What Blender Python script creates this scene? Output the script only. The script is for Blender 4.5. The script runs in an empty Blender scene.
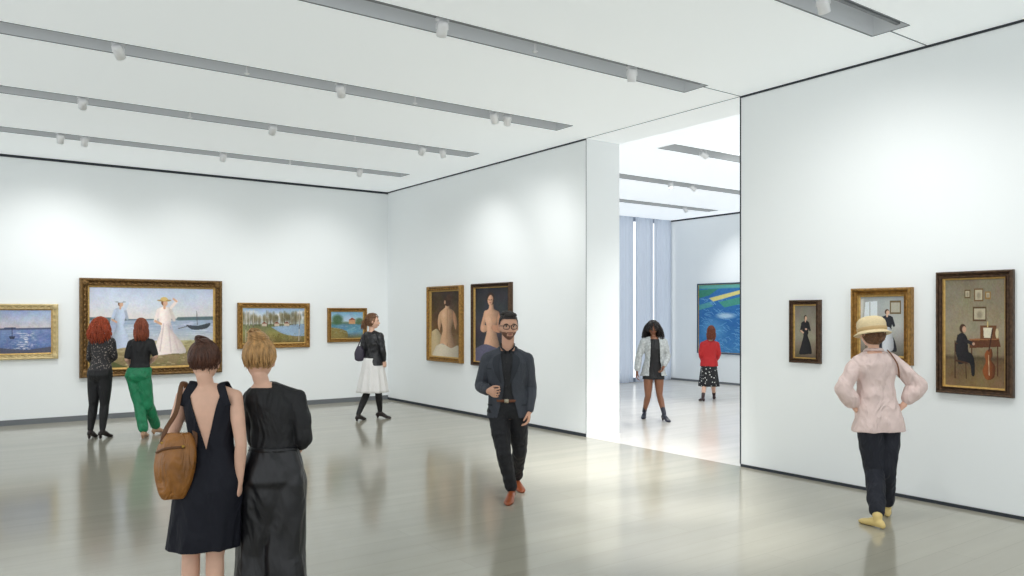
import bpy, bmesh, math, random
import numpy as np
from mathutils import Vector
random.seed(3); np.random.seed(3)
D=bpy.data; SC=bpy.context.scene; COL=SC.collection
SC.view_settings.view_transform='Standard'; SC.view_settings.look='None'
# ------------------------------------------------------------ measured camera
FPX=791.0; HOR=314.0; CH=1.75
C_,S_=0.8105,0.5857
YAW=math.atan2(S_,C_)
XW=7.45; YB=14.67; HC=4.25; TH=0.65; X2=15.85
OP0,OP1=5.82,8.51
def ray(px):
    r=(px-512)/FPX
    return r*C_+S_, -r*S_+C_
def lin(c):
    c=np.array(c,float)/255.0
    return np.where(c<=0.04045,c/12.92,((c+0.055)/1.055)**2.4)
def nrm(v):
    v=np.array(v,float); return v/(np.linalg.norm(v)+1e-9)
# ------------------------------------------------------------ materials
def mat(name,rgb,rough=0.6,metal=0.0,spec=0.5,bump=0.0,bscale=60.0,var=0.0,vscale=12.0,stretch=(1,1,1),sheen=0.0,emis=0.0,fold=0.0,fscale=9.0):
    m=D.materials.new(name); m.use_nodes=True
    nt=m.node_tree; b=nt.nodes['Principled BSDF']
    col=(*lin(rgb),1)
    b.inputs['Base Color'].default_value=col
    b.inputs['Roughness'].default_value=rough
    b.inputs['Metallic'].default_value=metal
    b.inputs['Specular IOR Level'].default_value=spec
    if sheen: b.inputs['Sheen Weight'].default_value=sheen
    if emis:
        b.inputs['Emission Color'].default_value=col; b.inputs['Emission Strength'].default_value=emis
    tc=nt.nodes.new('ShaderNodeTexCoord'); mp=nt.nodes.new('ShaderNodeMapping'); mp.inputs['Scale'].default_value=stretch
    nt.links.new(tc.outputs['Object'],mp.inputs['Vector'])
    if var:
        n=nt.nodes.new('ShaderNodeTexNoise'); n.inputs['Scale'].default_value=vscale; n.inputs['Detail'].default_value=4
        nt.links.new(mp.outputs[0],n.inputs['Vector'])
        mx=nt.nodes.new('ShaderNodeMix'); mx.data_type='RGBA'
        mx.inputs[6].default_value=(*[x*(1-var) for x in col[:3]],1); mx.inputs[7].default_value=(*[min(1,x*(1+var)) for x in col[:3]],1)
        cr=nt.nodes.new('ShaderNodeMapRange'); cr.inputs[1].default_value=0.3; cr.inputs[2].default_value=0.7
        nt.links.new(n.outputs['Fac'],cr.inputs[0]); nt.links.new(cr.outputs[0],mx.inputs[0]); nt.links.new(mx.outputs[2],b.inputs['Base Color'])
    last=None
    if fold:
        mf=nt.nodes.new('ShaderNodeMapping'); mf.inputs['Scale'].default_value=(1,1,.45); nt.links.new(tc.outputs['Object'],mf.inputs['Vector'])
        n=nt.nodes.new('ShaderNodeTexNoise'); n.inputs['Scale'].default_value=fscale; n.inputs['Detail'].default_value=2.5; n.inputs['Distortion'].default_value=1.2
        nt.links.new(mf.outputs[0],n.inputs['Vector'])
        bp=nt.nodes.new('ShaderNodeBump'); bp.inputs['Strength'].default_value=fold; bp.inputs['Distance'].default_value=0.06
        nt.links.new(n.outputs['Fac'],bp.inputs['Height']); last=bp
    if bump:
        n=nt.nodes.new('ShaderNodeTexNoise'); n.inputs['Scale'].default_value=bscale; n.inputs['Detail'].default_value=3
        nt.links.new(mp.outputs[0],n.inputs['Vector'])
        bp=nt.nodes.new('ShaderNodeBump'); bp.inputs['Strength'].default_value=bump; bp.inputs['Distance'].default_value=0.01
        nt.links.new(n.outputs['Fac'],bp.inputs['Height'])
        if last: nt.links.new(last.outputs[0],bp.inputs['Normal'])
        last=bp
    if last: nt.links.new(last.outputs[0],b.inputs['Normal'])
    return m
def dots_mat(name,base,dot,scale,thr):
    m=mat(name,base,0.7); nt=m.node_tree; b=nt.nodes['Principled BSDF']
    tc=nt.nodes.new('ShaderNodeTexCoord'); v=nt.nodes.new('ShaderNodeTexVoronoi'); v.inputs['Scale'].default_value=scale
    nt.links.new(tc.outputs['Object'],v.inputs['Vector'])
    l=nt.nodes.new('ShaderNodeMath'); l.operation='LESS_THAN'; l.inputs[1].default_value=thr
    nt.links.new(v.outputs['Distance'],l.inputs[0])
    mx=nt.nodes.new('ShaderNodeMix'); mx.data_type='RGBA'; mx.inputs[6].default_value=(*lin(base),1); mx.inputs[7].default_value=(*lin(dot),1)
    nt.links.new(l.outputs[0],mx.inputs[0]); nt.links.new(mx.outputs[2],b.inputs['Base Color'])
    return m
M_wall=mat('wall_plaster',(241,245,246),0.75,spec=0.25,bump=0.02,bscale=150)
M_ceil=mat('ceiling_fill_glow',(228,233,234),0.85,spec=0.2,emis=.33)  # ordinary ceiling with an added glow as soft room fill
M_ceil2=mat('ceiling_side_fill_glow',(232,237,240),0.85,spec=0.2,emis=.56)  # stronger added glow, brightens the side gallery
M_slot=mat('slot_interior',(190,194,196),0.8,emis=.18)  # slight emission put in to lighten the recess, not a lamp
M_dark=mat('painted_gap_shade',(58,62,68),0.8,spec=0.2)  # dark colour standing in for shade along wall gaps and the jamb
M_base=mat('base_reveal',(110,114,118),0.7)
M_white=mat('white_metal',(238,239,240),0.35)
M_edge=mat('ceiling_edge_metal',(120,124,128),0.5)
M_black=mat('black_metal',(25,25,28),0.4)
M_lens=mat('lamp_lens',(255,252,245),0.3,emis=4.0)
def floor_mat(name,c1,c2,mort,rough,spec=.7):
    m=D.materials.new(name); m.use_nodes=True; nt=m.node_tree; b=nt.nodes['Principled BSDF']
    tc=nt.nodes.new('ShaderNodeTexCoord')
    br=nt.nodes.new('ShaderNodeTexBrick'); br.inputs['Scale'].default_value=1.0
    br.inputs['Brick Width'].default_value=3.0; br.inputs['Row Height'].default_value=0.24; br.inputs['Mortar Size'].default_value=0.0015
    br.inputs['Color1'].default_value=(*lin(c1),1); br.inputs['Color2'].default_value=(*lin(c2),1); br.inputs['Mortar'].default_value=(*lin(mort),1)
    br.offset=0.37
    nt.links.new(tc.outputs['Object'],br.inputs['Vector'])
    mp=nt.nodes.new('ShaderNodeMapping'); mp.inputs['Scale'].default_value=(0.5,5,1)
    nt.links.new(tc.outputs['Object'],mp.inputs['Vector'])
    n=nt.nodes.new('ShaderNodeTexNoise'); n.inputs['Scale'].default_value=1.3; n.inputs['Detail'].default_value=7; n.inputs['Roughness'].default_value=0.55
    nt.links.new(mp.outputs[0],n.inputs['Vector'])
    mr=nt.nodes.new('ShaderNodeMapRange'); mr.inputs[1].default_value=0.25; mr.inputs[2].default_value=0.75; mr.inputs[3].default_value=0.95; mr.inputs[4].default_value=1.05
    nt.links.new(n.outputs['Fac'],mr.inputs[0])
    mx=nt.nodes.new('ShaderNodeVectorMath'); mx.operation='SCALE'
    nt.links.new(br.outputs['Color'],mx.inputs[0]); nt.links.new(mr.outputs[0],mx.inputs['Scale'])
    nt.links.new(mx.outputs[0],b.inputs['Base Color'])
    r2=nt.nodes.new('ShaderNodeMapRange'); r2.inputs[3].default_value=rough-0.02; r2.inputs[4].default_value=rough+0.03
    nt.links.new(n.outputs['Fac'],r2.inputs[0]); nt.links.new(r2.outputs[0],b.inputs['Roughness'])
    b.inputs['Specular IOR Level'].default_value=spec
    return m
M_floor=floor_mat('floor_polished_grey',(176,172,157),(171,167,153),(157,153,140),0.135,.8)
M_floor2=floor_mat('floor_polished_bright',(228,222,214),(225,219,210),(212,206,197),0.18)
# ------------------------------------------------------------ geometry helpers
class Geo:
    def __init__(s): s.v=[]; s.f=[]; s.m=[]; s.cur=0
    def face(s,f): s.f.append(tuple(f)); s.m.append(s.cur)
    def rings(s,R,cap=True):
        n=len(R[0]); b=len(s.v)
        for r in R: s.v.extend([tuple(map(float,p)) for p in r])
        for i in range(len(R)-1):
            for j in range(n):
                k=(j+1)%n; s.face((b+i*n+j,b+i*n+k,b+(i+1)*n+k,b+(i+1)*n+j))
        if cap:
            for idx,rev in ((0,True),(len(R)-1,False)):
                c=np.mean(R[idx],axis=0); ci=len(s.v); s.v.append(tuple(map(float,c)))
                for j in range(n):
                    a=b+idx*n+j; d=b+idx*n+(j+1)%n
                    s.face((ci,d,a) if rev else (ci,a,d))
    def box(s,x0,x1,y0,y1,z0,z1):
        b=len(s.v)
        s.v+= [(x0,y0,z0),(x1,y0,z0),(x1,y1,z0),(x0,y1,z0),(x0,y0,z1),(x1,y0,z1),(x1,y1,z1),(x0,y1,z1)]
        for f in ((3,2,1,0),(4,5,6,7),(0,1,5,4),(1,2,6,5),(2,3,7,6),(3,0,4,7)): s.face([b+i for i in f])
def catmull(P,k):
    P=np.array(P,float); m=len(P)
    Q=np.vstack([2*P[0]-P[1],P,2*P[-1]-P[-2]]); out=[]
    for i in range(m-1):
        p0,p1,p2,p3=Q[i:i+4]
        for t in np.linspace(0,1,k,endpoint=False):
            out.append(.5*((2*p1)+(-p0+p2)*t+(2*p0-5*p1+4*p2-p3)*t*t+(-p0+3*p1-3*p2+p3)*t**3))
    out.append(P[-1]); return np.array(out)
def tube(g,pts,side=(1,0,0),n=16,k=5,rnd=True,mod=None,clampz=None):
    A=[(p[0],p[1],p[2],p[3],p[4] if len(p)>4 else p[3]) for p in pts]
    S=catmull(A,k) if len(A)>2 else np.array([np.array(A[0])*(1-t)+np.array(A[1])*t for t in np.linspace(0,1,k+1)])
    Cc=S[:,:3]; T=np.gradient(Cc,axis=0); side=np.array(side,float)
    R=[]
    ang=np.arange(n)*2*math.pi/n
    N=len(S)
    prev=None
    for i in range(N):
        t=nrm(T[i]); ref=side if prev is None else prev
        sv=ref-np.dot(ref,t)*t
        if np.linalg.norm(sv)<1e-3: sv=np.cross(t,(0.3,0.9,0.2))
        sv=nrm(sv); prev=sv; bv=np.cross(t,sv)
        rx,ry=max(S[i,3],1e-4),max(S[i,4],1e-4)
        def ring(c,q):
            md=np.ones(n) if mod is None else mod(ang,i/(N-1))
            return [c+sv*rx*q*math.cos(a)*w+bv*ry*q*math.sin(a)*w for a,w in zip(ang,md)]
        if rnd and i==0:
            for h in (1.25,0.95,0.5): R.append(ring(Cc[i]-t*min(rx,ry)*math.sin(h),math.cos(h)))
        R.append(ring(Cc[i],1))
        if rnd and i==N-1:
            for h in (0.5,0.95,1.25): R.append(ring(Cc[i]+t*min(rx,ry)*math.sin(h),math.cos(h)))
    if clampz is not None: R=[[np.array((p[0],p[1],max(p[2],clampz))) for p in r] for r in R]
    g.rings(R)
def ellipsoid(g,c,r,M=None,nu=20,nv=12):
    M=np.eye(3) if M is None else M
    R=[]
    for i in range(1,nv):
        la=-math.pi/2+math.pi*i/nv
        R.append([np.array(c)+M@np.array((r[0]*math.cos(la)*math.cos(a),r[1]*math.cos(la)*math.sin(a),r[2]*math.sin(la))) for a in np.arange(nu)*2*math.pi/nu])
    g.rings(R)
def lathe(g,c,prof,M=None,n=32,cap=True):
    M=np.eye(3) if M is None else M
    g.rings([[np.array(c)+M@np.array((r*math.cos(a),r*math.sin(a),z)) for a in np.arange(n)*2*math.pi/n] for r,z in prof],cap)
def raw(name,g,mats,parent=None,smooth=True,loc=None):
    me=D.meshes.new(name); me.from_pydata(g.v,[],g.f)
    if not isinstance(mats,(list,tuple)): mats=[mats]
    for m in mats: me.materials.append(m)
    if smooth: me.polygons.foreach_set('use_smooth',[True]*len(g.f))
    if len(mats)>1: me.polygons.foreach_set('material_index',g.m)
    me.update(); ob=D.objects.new(name,me); COL.objects.link(ob)
    if parent is not None: ob.parent=parent
    if loc is not None: ob.location=loc
    return ob
def finalize(name,g,mt,parent,voxel=.006,smooth=4,cut=None,solid=0,disp=None,bsm=8):
    me=D.meshes.new(name); me.from_pydata(g.v,[],g.f); me.update()
    ob=D.objects.new(name,me); COL.objects.link(ob)
    m=ob.modifiers.new('r','REMESH'); m.mode='VOXEL'; m.voxel_size=voxel; m.use_smooth_shade=True
    if smooth:
        m=ob.modifiers.new('s','SMOOTH'); m.factor=0.5; m.iterations=smooth
    bpy.context.view_layer.update()
    dg=bpy.context.evaluated_depsgraph_get()
    me2=D.meshes.new_from_object(ob.evaluated_get(dg)); ob.modifiers.clear(); ob.data=me2
    me2.name=name; D.meshes.remove(me)
    nv=len(me2.vertices)
    if disp is not None:
        co=np.zeros(nv*3); me2.vertices.foreach_get('co',co); co=co.reshape(-1,3)
        no=np.zeros(nv*3); me2.vertices.foreach_get('normal',no); no=no.reshape(-1,3)
        co=co+no*disp(co)[:,None]; me2.vertices.foreach_set('co',co.ravel())
    if cut is not None:
        nf=len(me2.polygons); ce=np.zeros(nf*3); me2.polygons.foreach_get('center',ce); msk=cut(ce.reshape(-1,3))
        bm=bmesh.new(); bm.from_mesh(me2); bm.faces.ensure_lookup_table()
        bmesh.ops.delete(bm,geom=[bm.faces[i] for i in np.nonzero(msk)[0]],context='FACES')
        # relax the cut edges along themselves so hems and necklines run clean
        for _ in range(bsm):
            new={}
            for v in bm.verts:
                if v.is_boundary:
                    nb=[e.other_vert(v).co for e in v.link_edges if e.is_boundary]
                    if len(nb)==2: new[v]=v.co*.5+(nb[0]+nb[1])*.25
            for v,c in new.items(): v.co=c
        bm.to_mesh(me2); bm.free()
    me2.materials.clear(); me2.materials.append(mt)
    me2.polygons.foreach_set('use_smooth',[True]*len(me2.polygons)); me2.update()
    if solid:
        s=ob.modifiers.new('th','SOLIDIFY'); s.thickness=solid; s.offset=-1
    ob.parent=parent
    return ob
def folds(amp,kxy,kz,seed,n=5):
    rg=np.random.RandomState(seed); K=rg.normal(size=(n,3))*np.array([kxy,kxy,kz]); ph=rg.rand(n)*6.28
    def f(co):
        w=np.zeros(len(co)); q=co+0.02*np.sin(co[:,[2,0,1]]*19+seed)
        for k,p in zip(K,ph): w+=1-1.6*np.abs(np.sin(q@k+p))
        return amp*w/n
    return f
# ------------------------------------------------------------ room shell
def boxobj(name,b,m,smooth=False):
    g=Geo(); g.box(*b); return raw(name,g,m,smooth=False)
XL=-5.0; YN=-4.0
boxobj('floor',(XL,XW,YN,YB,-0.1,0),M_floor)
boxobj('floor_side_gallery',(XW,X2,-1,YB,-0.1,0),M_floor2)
boxobj('wall_back',(XL,XW+TH,YB,YB+0.3,0,HC+.3),M_wall)
boxobj('wall_right_far',(XW,XW+TH,OP1,YB,0,HC+.3),M_wall)
boxobj('wall_right_near',(XW,XW+TH,YN,OP0,0,HC+.3),M_wall)
boxobj('wall_side_gallery',(X2,X2+.3,-1,YB+.3,0,HC+.3),M_wall)
boxobj('shadow_strip_1',(XL,XW,YB-.012,YB,HC-.04,HC),M_dark)  # dark strips, here and next three, paint the shadow line under the ceiling
boxobj('shadow_strip_2',(XW-.008,XW,OP1,YB-.012,HC-.022,HC),M_dark)
boxobj('shadow_strip_3',(XW-.008,XW,YN,OP0,HC-.022,HC),M_dark)
boxobj('shadow_strip_4',(X2-.01,X2,-1,YB,HC-.04,HC),M_dark)
boxobj('baseboard_back',(XL,XW,YB-.015,YB,0,.085),M_base)
boxobj('base_shadow_right_far',(XW-.01,XW,OP1,YB-.015,0,.045),M_dark)  # strip coloured dark as the shadow line at the floor
boxobj('base_shadow_right_near',(XW-.01,XW,YN,OP0,0,.03),M_dark)  # same painted floor shadow line, near wall
boxobj('baseboard_side_gallery',(X2-.012,X2,-1,YB,0,.05),M_base)
boxobj('jamb_shade_strip',(XW-.008,XW+.008,OP0,OP0+.012,.03,HC),M_dark)  # dark strip painting the shade on the doorway jamb edge
boxobj('trim_6',(XW-.003,XW+.003,OP1-.006,OP1,.0,HC),M_edge)
SLOTS=[1.45,3.7,5.92,8.2,10.45,12.7]; SWD=.17; XE=6.80; XM=XW+TH
ys=[YN]+[v for s in SLOTS for v in (s-SWD,s+SWD)]+[YB+.3]
g=Geo()
for i in range(0,len(ys),2): g.box(XL,XM,ys[i],ys[i+1],HC,HC+.24)
for s in SLOTS: g.box(XE,XM,s-SWD,s+SWD,HC,HC+.24)
g.box(XL,XM,YN,YB+.3,HC+.24,HC+.34)
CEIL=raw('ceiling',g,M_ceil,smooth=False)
g=Geo()
for i in range(0,len(ys),2): g.box(XM,X2,ys[i],ys[i+1],HC,HC+.24)
for s in SLOTS: g.box(XM,8.75,s-SWD,s+SWD,HC,HC+.24); g.box(15.2,X2,s-SWD,s+SWD,HC,HC+.24)
g.box(XM,X2,YN,YB+.3,HC+.24,HC+.34)
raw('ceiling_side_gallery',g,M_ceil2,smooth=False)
for i,s in enumerate(SLOTS):
    g=Geo()
    for (a,b) in ((XL,XE),(8.75,15.2)):
        g.box(a,b,s+SWD-.012,s+SWD-.002,HC+.0,HC+.235)
        g.box(a,b,s-SWD+.002,s-SWD+.012,HC+.0,HC+.235)
        g.box(a,b,s-SWD,s+SWD,HC+.215,HC+.238)
        g.box(b-.012,b-.002,s-SWD,s+SWD,HC+.0,HC+.235)
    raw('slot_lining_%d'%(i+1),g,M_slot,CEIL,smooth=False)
    g=Geo()
    for (a,b) in ((XL,XE),(8.75,15.2)):
        g.box(a,b,s-SWD-.002,s-SWD+.006,HC-.004,HC+.02); g.box(a,b,s+SWD-.006,s+SWD+.008,HC-.004,HC+.02)
        g.box(b-.006,b+.004,s-SWD,s+SWD,HC-.004,HC+.02)
        g.box(a,b,s-.09,s-.055,HC+.03,HC+.07)
    raw('lighting_track_%d'%(i+1),g,M_edge,CEIL,smooth=False)
boxobj('trim_7',(XW-.006,XW+.006,OP0,OP1,HC-.004,HC),M_edge)
boxobj('trim_8',(XE,XW,OP0-.004,OP0+.006,HC-.004,HC),M_edge)
boxobj('trim_9',(XE,XW,3.7,3.712,HC-.004,HC),M_edge)
# side gallery tall window with slim mullions and sheer panels
g=Geo()
for x in np.linspace(XW+TH+.03,X2-.03,12): g.box(x-.03,x+.03,YB+.0,YB+.12,0,HC)
g.box(XW+TH,X2,YB,YB+.12,0,.1); g.box(XW+TH,X2,YB,YB+.12,HC-.1,HC)
raw('window_1',g,mat('window_mullion',(140,150,165),0.5),smooth=False)
M_cur=D.materials.new('sheer_curtain'); M_cur.use_nodes=True; nt=M_cur.node_tree
for n in list(nt.nodes):
    if n.type=='BSDF_PRINCIPLED': nt.nodes.remove(n)
out=[n for n in nt.nodes if n.type=='OUTPUT_MATERIAL'][0]
tr=nt.nodes.new('ShaderNodeBsdfTranslucent'); tr.inputs[0].default_value=(*lin((212,220,232)),1)
df=nt.nodes.new('ShaderNodeBsdfDiffuse'); df.inputs[0].default_value=(*lin((206,214,226)),1)
ms=nt.nodes.new('ShaderNodeMixShader'); ms.inputs[0].default_value=.6
nt.links.new(tr.outputs[0],ms.inputs[1]); nt.links.new(df.outputs[0],ms.inputs[2]); nt.links.new(ms.outputs[0],out.inputs[0])
for i,(a_,b_) in enumerate(zip(np.linspace(XM+.05,X2-.05,12)[:-1],np.linspace(XM+.05,X2-.05,12)[1:])):
    g=Geo(); N=60; xs=np.linspace(a_+.03,b_-.03,N); yy=YB-.1+.03*np.sin((xs-a_)*13)+.012*np.sin(xs*41+i)
    for z in (0.01,HC-.02): g.v+=[(float(a),float(c),z) for a,c in zip(xs,yy)]
    for q in range(N-1): g.face((q,q+1,N+q+1,N+q))
    raw('sheer_curtain',g,M_cur)
# ------------------------------------------------------------ track spotlights
def slotX(px,Y):
    dx,dy=ray(px); return dx*Y/dy
def make_spot(X,Y,target,energy=60,ang=62,blend=1.0,drop=.02,rad=.06):
    emp=D.objects.new('track_spotlight',None); COL.objects.link(emp); emp.location=(X,Y-.072,HC+.0)
    P0=np.array((0,0,-.035-drop)); d=nrm(np.array(target)-np.array((X,Y-.072,HC-.06)))
    g=Geo(); g.box(-.06,.06,-.017,.017,.005,.035); tube(g,[(0,0,.01,.009),(0,0,P0[2]+.02,.009)],n=10,rnd=False)
    s=nrm(np.cross(d,(0,0,1))); u=np.cross(s,d); Mx=np.array([s,u,d]).T
    lathe(g,P0-d*.07,[(.028,0),(.042,.008),(.046,.03),(.046,.135),(.041,.137),(.037,.125)],Mx,24)
    tube(g,[tuple(P0+s*.052+d*.0)+(.006,),tuple(P0+s*.046+np.array((0,0,.045)))+(.006,),tuple(P0+np.array((0,0,.058)))+(.006,),tuple(P0-s*.046+np.array((0,0,.045)))+(.006,),tuple(P0-s*.052)+(.006,)],n=6)
    raw('lamp_housing',g,M_white,emp)
    g=Geo(); lathe(g,P0+d*.056,[(.036,0),(.036,.004)],Mx,20); raw('lamp_lens',g,M_lens,emp)
    l=D.lights.new('spot_beam','SPOT'); l.energy=energy; l.spot_size=math.radians(ang); l.spot_blend=blend; l.shadow_soft_size=rad; l.color=(1,.99,.97)
    lo=D.objects.new('spot_beam',l); COL.objects.link(lo); lo.parent=emp; lo.location=P0+d*.09
    lo.rotation_euler=Vector(d).to_track_quat('-Z','Y').to_euler()
for px,Y in ((117,8.2),(338,8.2),(504,8.2),(82,10.45),(271,10.45),(420,10.45),(60,12.7),(84,12.7),(222,12.7),(358,12.7)):
    X=slotX(px,Y)
    if Y>12: make_spot(X,Y,(X,YB,1.8),60,90)
    elif Y>10: make_spot(X,Y,(X+.2,YB,1.4),110,75)
    else: make_spot(X,Y,(X+2.5,Y+3.5,0.6),90,80)
make_spot(slotX(438,5.92),5.92,(4.5,9,0),100,90)
make_spot(slotX(627,5.92),5.92,(6.6,7.1,0),850,52,rad=.09)
make_spot(slotX(815,3.7),3.7,(XW,4.0,1.2),66,120)
make_spot(4.9,3.7,(XW,4.9,1.3),62,105); make_spot(5.2,1.45,(XW,2.4,1.4),75,100)  # first spot is an unseen extra, added to light the right wall
make_spot(4.6,3.7,(5.75,5.75,0),820,40,rad=.09); make_spot(4.3,3.7,(4.85,4.4,0),560,38,rad=.09)  # unseen spots added out of frame to pool light on the floor
make_spot(6.2,10.45,(XW,11.3,1.5),55,100); make_spot(5.6,8.2,(XW,9.6,1.5),60,100)
for px,Y in ((700,8.2),(690,10.45),(683,12.7)):
    make_spot(slotX(px,Y),Y,(X2,Y-.6,1.8),90,90)
make_spot(13.0,8.2,(X2,8.6,1.8),80,90); make_spot(11.2,10.45,(10.4,9.2,0),280,95); make_spot(9.4,5.92,(9.2,8.0,0),340,95)  # last two spots added to brighten the side gallery floor
for px,Y in ((247,8.2),(415,8.2),(190,10.45),(355,10.45),(535,5.92),(290,12.7)):
    g=Geo(); X=slotX(px,Y); tube(g,[(0,0,.07,.012),(0,0,-.02,.012)],n=8,rnd=False); lathe(g,(0,0,-.035),[(.012,0),(.03,.012),(.012,.018)],n=14)
    raw('ceiling_sensor',g,M_white,loc=(X,Y-.0,HC))
# ------------------------------------------------------------ paintings
class Art:
    def __init__(s,w,h,seed=0):
        s.w,s.h=w,h; s.rg=np.random.RandomState(seed)
        s.U,s.V=np.meshgrid((np.arange(w)+.5)/w,(np.arange(h)+.5)/h); s.a=np.zeros((h,w,3))
    def grad(s,st,m=None):
        vs=[x[0] for x in st]; c=np.array([x[1] for x in st],float)
        o=np.stack([np.interp(s.V,vs,c[:,i]) for i in range(3)],-1)
        if m is None: s.a=o
        else: s.a[m]=o[m]
    def mix(s,m,col,al=1.0): s.a=s.a*(1-m[...,None]*al)+np.array(col,float)*m[...,None]*al
    def ell(s,cx,cy,rx,ry,col,al=1,rot=0,soft=.15):
        x=(s.U-cx); y=(s.V-cy)*s.h/s.w; c,sn=math.cos(rot),math.sin(rot); ry=ry*s.h/s.w
        d=np.sqrt(((x*c+y*sn)/rx)**2+((-x*sn+y*c)/ry)**2); s.mix(np.clip((1+soft/2-d)/soft,0,1),col,al)
    def mask(s,P):
        m=np.zeros(s.U.shape,bool); n=len(P)
        for i in range(n):
            x1,y1=P[i]; x2,y2=P[(i+1)%n]
            if y1==y2: continue
            m^=((y1>s.V)!=(y2>s.V))&(s.U<(x2-x1)*(s.V-y1)/(y2-y1)+x1)
        return m
    def poly(s,P,col,al=1): s.mix(s.mask(P).astype(float),col,al)
    def blob(s,P,col,shade=.35,al=1,dirn=1):
        Q=catmull(np.array(list(P)+[P[0]],float),6); m=s.mask([tuple(q) for q in Q]); s.mix(m.astype(float),col,al)
        if shade:
            for r in range(s.h):
                ix=np.nonzero(m[r])[0]
                if len(ix)>1:
                    t=(ix-ix[0])/(ix[-1]-ix[0]); t=t if dirn>0 else 1-t
                    s.a[r,ix]*=(1.10-shade*t**1.6-.12*(1-t)**6)[:,None]
    def line(s,x1,y1,x2,y2,w,col,al=1):
        k=s.h/s.w; ax,ay=x1,y1*k; dx,dy=x2-x1,(y2-y1)*k; L=dx*dx+dy*dy+1e-9
        t=np.clip(((s.U-ax)*dx+(s.V*k-ay)*dy)/L,0,1); d=np.hypot(s.U-ax-t*dx,s.V*k-ay-t*dy)
        s.mix(np.clip((w-d)/(w*.4)+.5,0,1),col,al)
    def noise(s,amp,nx,ny):
        q=s.rg.rand(ny+1,nx+1,3)*.35+s.rg.rand(ny+1,nx+1,1)*.65
        fx=s.U*nx; fy=s.V*ny; ix=np.minimum(fx.astype(int),nx-1); iy=np.minimum(fy.astype(int),ny-1); fx=(fx-ix)[...,None]; fy=(fy-iy)[...,None]
        o=(q[iy,ix]*(1-fx)+q[iy,ix+1]*fx)*(1-fy)+(q[iy+1,ix]*(1-fx)+q[iy+1,ix+1]*fx)*fy
        s.a=s.a+(o-.5)*amp
M_art=D.materials.new('oil_paint'); M_art.use_nodes=True; nt=M_art.node_tree; b=nt.nodes['Principled BSDF']; at=nt.nodes.new('ShaderNodeAttribute'); at.attribute_name='Col'
nt.links.new(at.outputs['Color'],b.inputs['Base Color']); b.inputs['Roughness'].default_value=.55; b.inputs['Specular IOR Level'].default_value=.3
def gold(name,c,var=.35): return mat(name,c,.42,metal=.55,bump=.6,bscale=45,var=var,vscale=30)
M_gold=gold('gilt_frame',(150,112,56)); M_goldD=gold('dark_gilt_frame',(112,84,46),.5); M_wht=mat('cream_gilt',(206,186,138),.5,metal=.2,bump=.3,bscale=50,var=.15); M_brn=gold('brown_frame',(78,58,42),.4); M_slip=gold('gilt_slip',(190,156,92),.2); M_plain=mat('plain_frame',(70,95,120),.5)
def painting(name,wall,pl,pr,ref,pt,pb,fw,art,mf,depth=.07):
    def hit(px):
        dx,dy=ray(px); 
        t=YB/dy if wall=='back' else (XW/dx if wall=='right' else X2/dx)
        return dx*t,dy*t,t
    a,b_,r=hit(pl),hit(pr),hit(ref)
    zt=CH+(HOR-pt)*r[2]/FPX; zb=CH+(HOR-pb)*r[2]/FPX
    w=math.hypot(b_[0]-a[0],b_[1]-a[1]); h=zt-zb
    emp=D.objects.new(name,None); COL.objects.link(emp)
    emp.location=((a[0]+b_[0])/2,(a[1]+b_[1])/2,(zt+zb)/2)
    if wall!='back': emp.rotation_euler=(0,0,-math.pi/2)
    iw,ih=w/2-fw,h/2-fw
    prof=[(0,0.0),(0,.7),(.08,.9),(.18,1),(.3,.92),(.4,.6),(.52,.5),(.66,.55),(.74,.72),(.8,.7),(.84,.42),(.93,.38),(1,.3),(1,0.0)]
    g=Geo(); R=[]
    for i,(q,d) in enumerate(prof):
        x=w/2-fw*q; z=h/2-fw*q; y=-depth*d
        R.append([(-x,y,-z),(x,y,-z),(x,y,z),(-x,y,z)])
    nn=len(R)
    for r_ in R: g.v+=r_
    for i in range(nn-1):
        g.cur=1 if prof[i][0]>=.8 else 0
        for j in range(4):
            k=(j+1)%4; g.face((i*4+j,i*4+k,(i+1)*4+k,(i+1)*4+j))
    g.cur=0
    if fw>.09:
        nx=int(w/.09); nz=int(h/.09)
        for i in range(nx):
            for s in (-1,1): ellipsoid(g,(-w/2+fw*.5+(w-fw)*(i+.5)/nx,-depth*.55,s*(h/2-fw*.5)),(.03,.016,.022),nu=8,nv=5)
        for i in range(nz):
            for s in (-1,1): ellipsoid(g,(s*(w/2-fw*.5),-depth*.55,-h/2+fw*.5+(h-fw)*(i+.5)/nz),(.022,.016,.03),nu=8,nv=5)
        for sx in (-1,1):
            for sz in (-1,1): ellipsoid(g,(sx*(w/2-fw*.45),-depth*.75,sz*(h/2-fw*.45)),(fw*.45,.025,fw*.45),nu=12,nv=6)
    raw('frame',g,[mf,M_slip],emp,smooth=False)
    g=Geo(); H_,W_=art.h,art.w
    for j in range(H_):
        for i in range(W_): g.v.append((-iw-.005+(2*iw+.01)*i/(W_-1),-depth*.3,ih+.005-(2*ih+.01)*j/(H_-1)))
    for j in range(H_-1):
        for i in range(W_-1): g.f.append((j*W_+i,(j+1)*W_+i,(j+1)*W_+i+1,j*W_+i+1)); g.m.append(0)
    ob=raw('canvas',g,M_art,emp)
    ca=ob.data.color_attributes.new('Col','FLOAT_COLOR','POINT')
    cc=np.ones((H_*W_,4)); cc[:,:3]=lin(np.clip(art.a.reshape(-1,3),0,255)); ca.data.foreach_set('color',cc.ravel())
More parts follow.
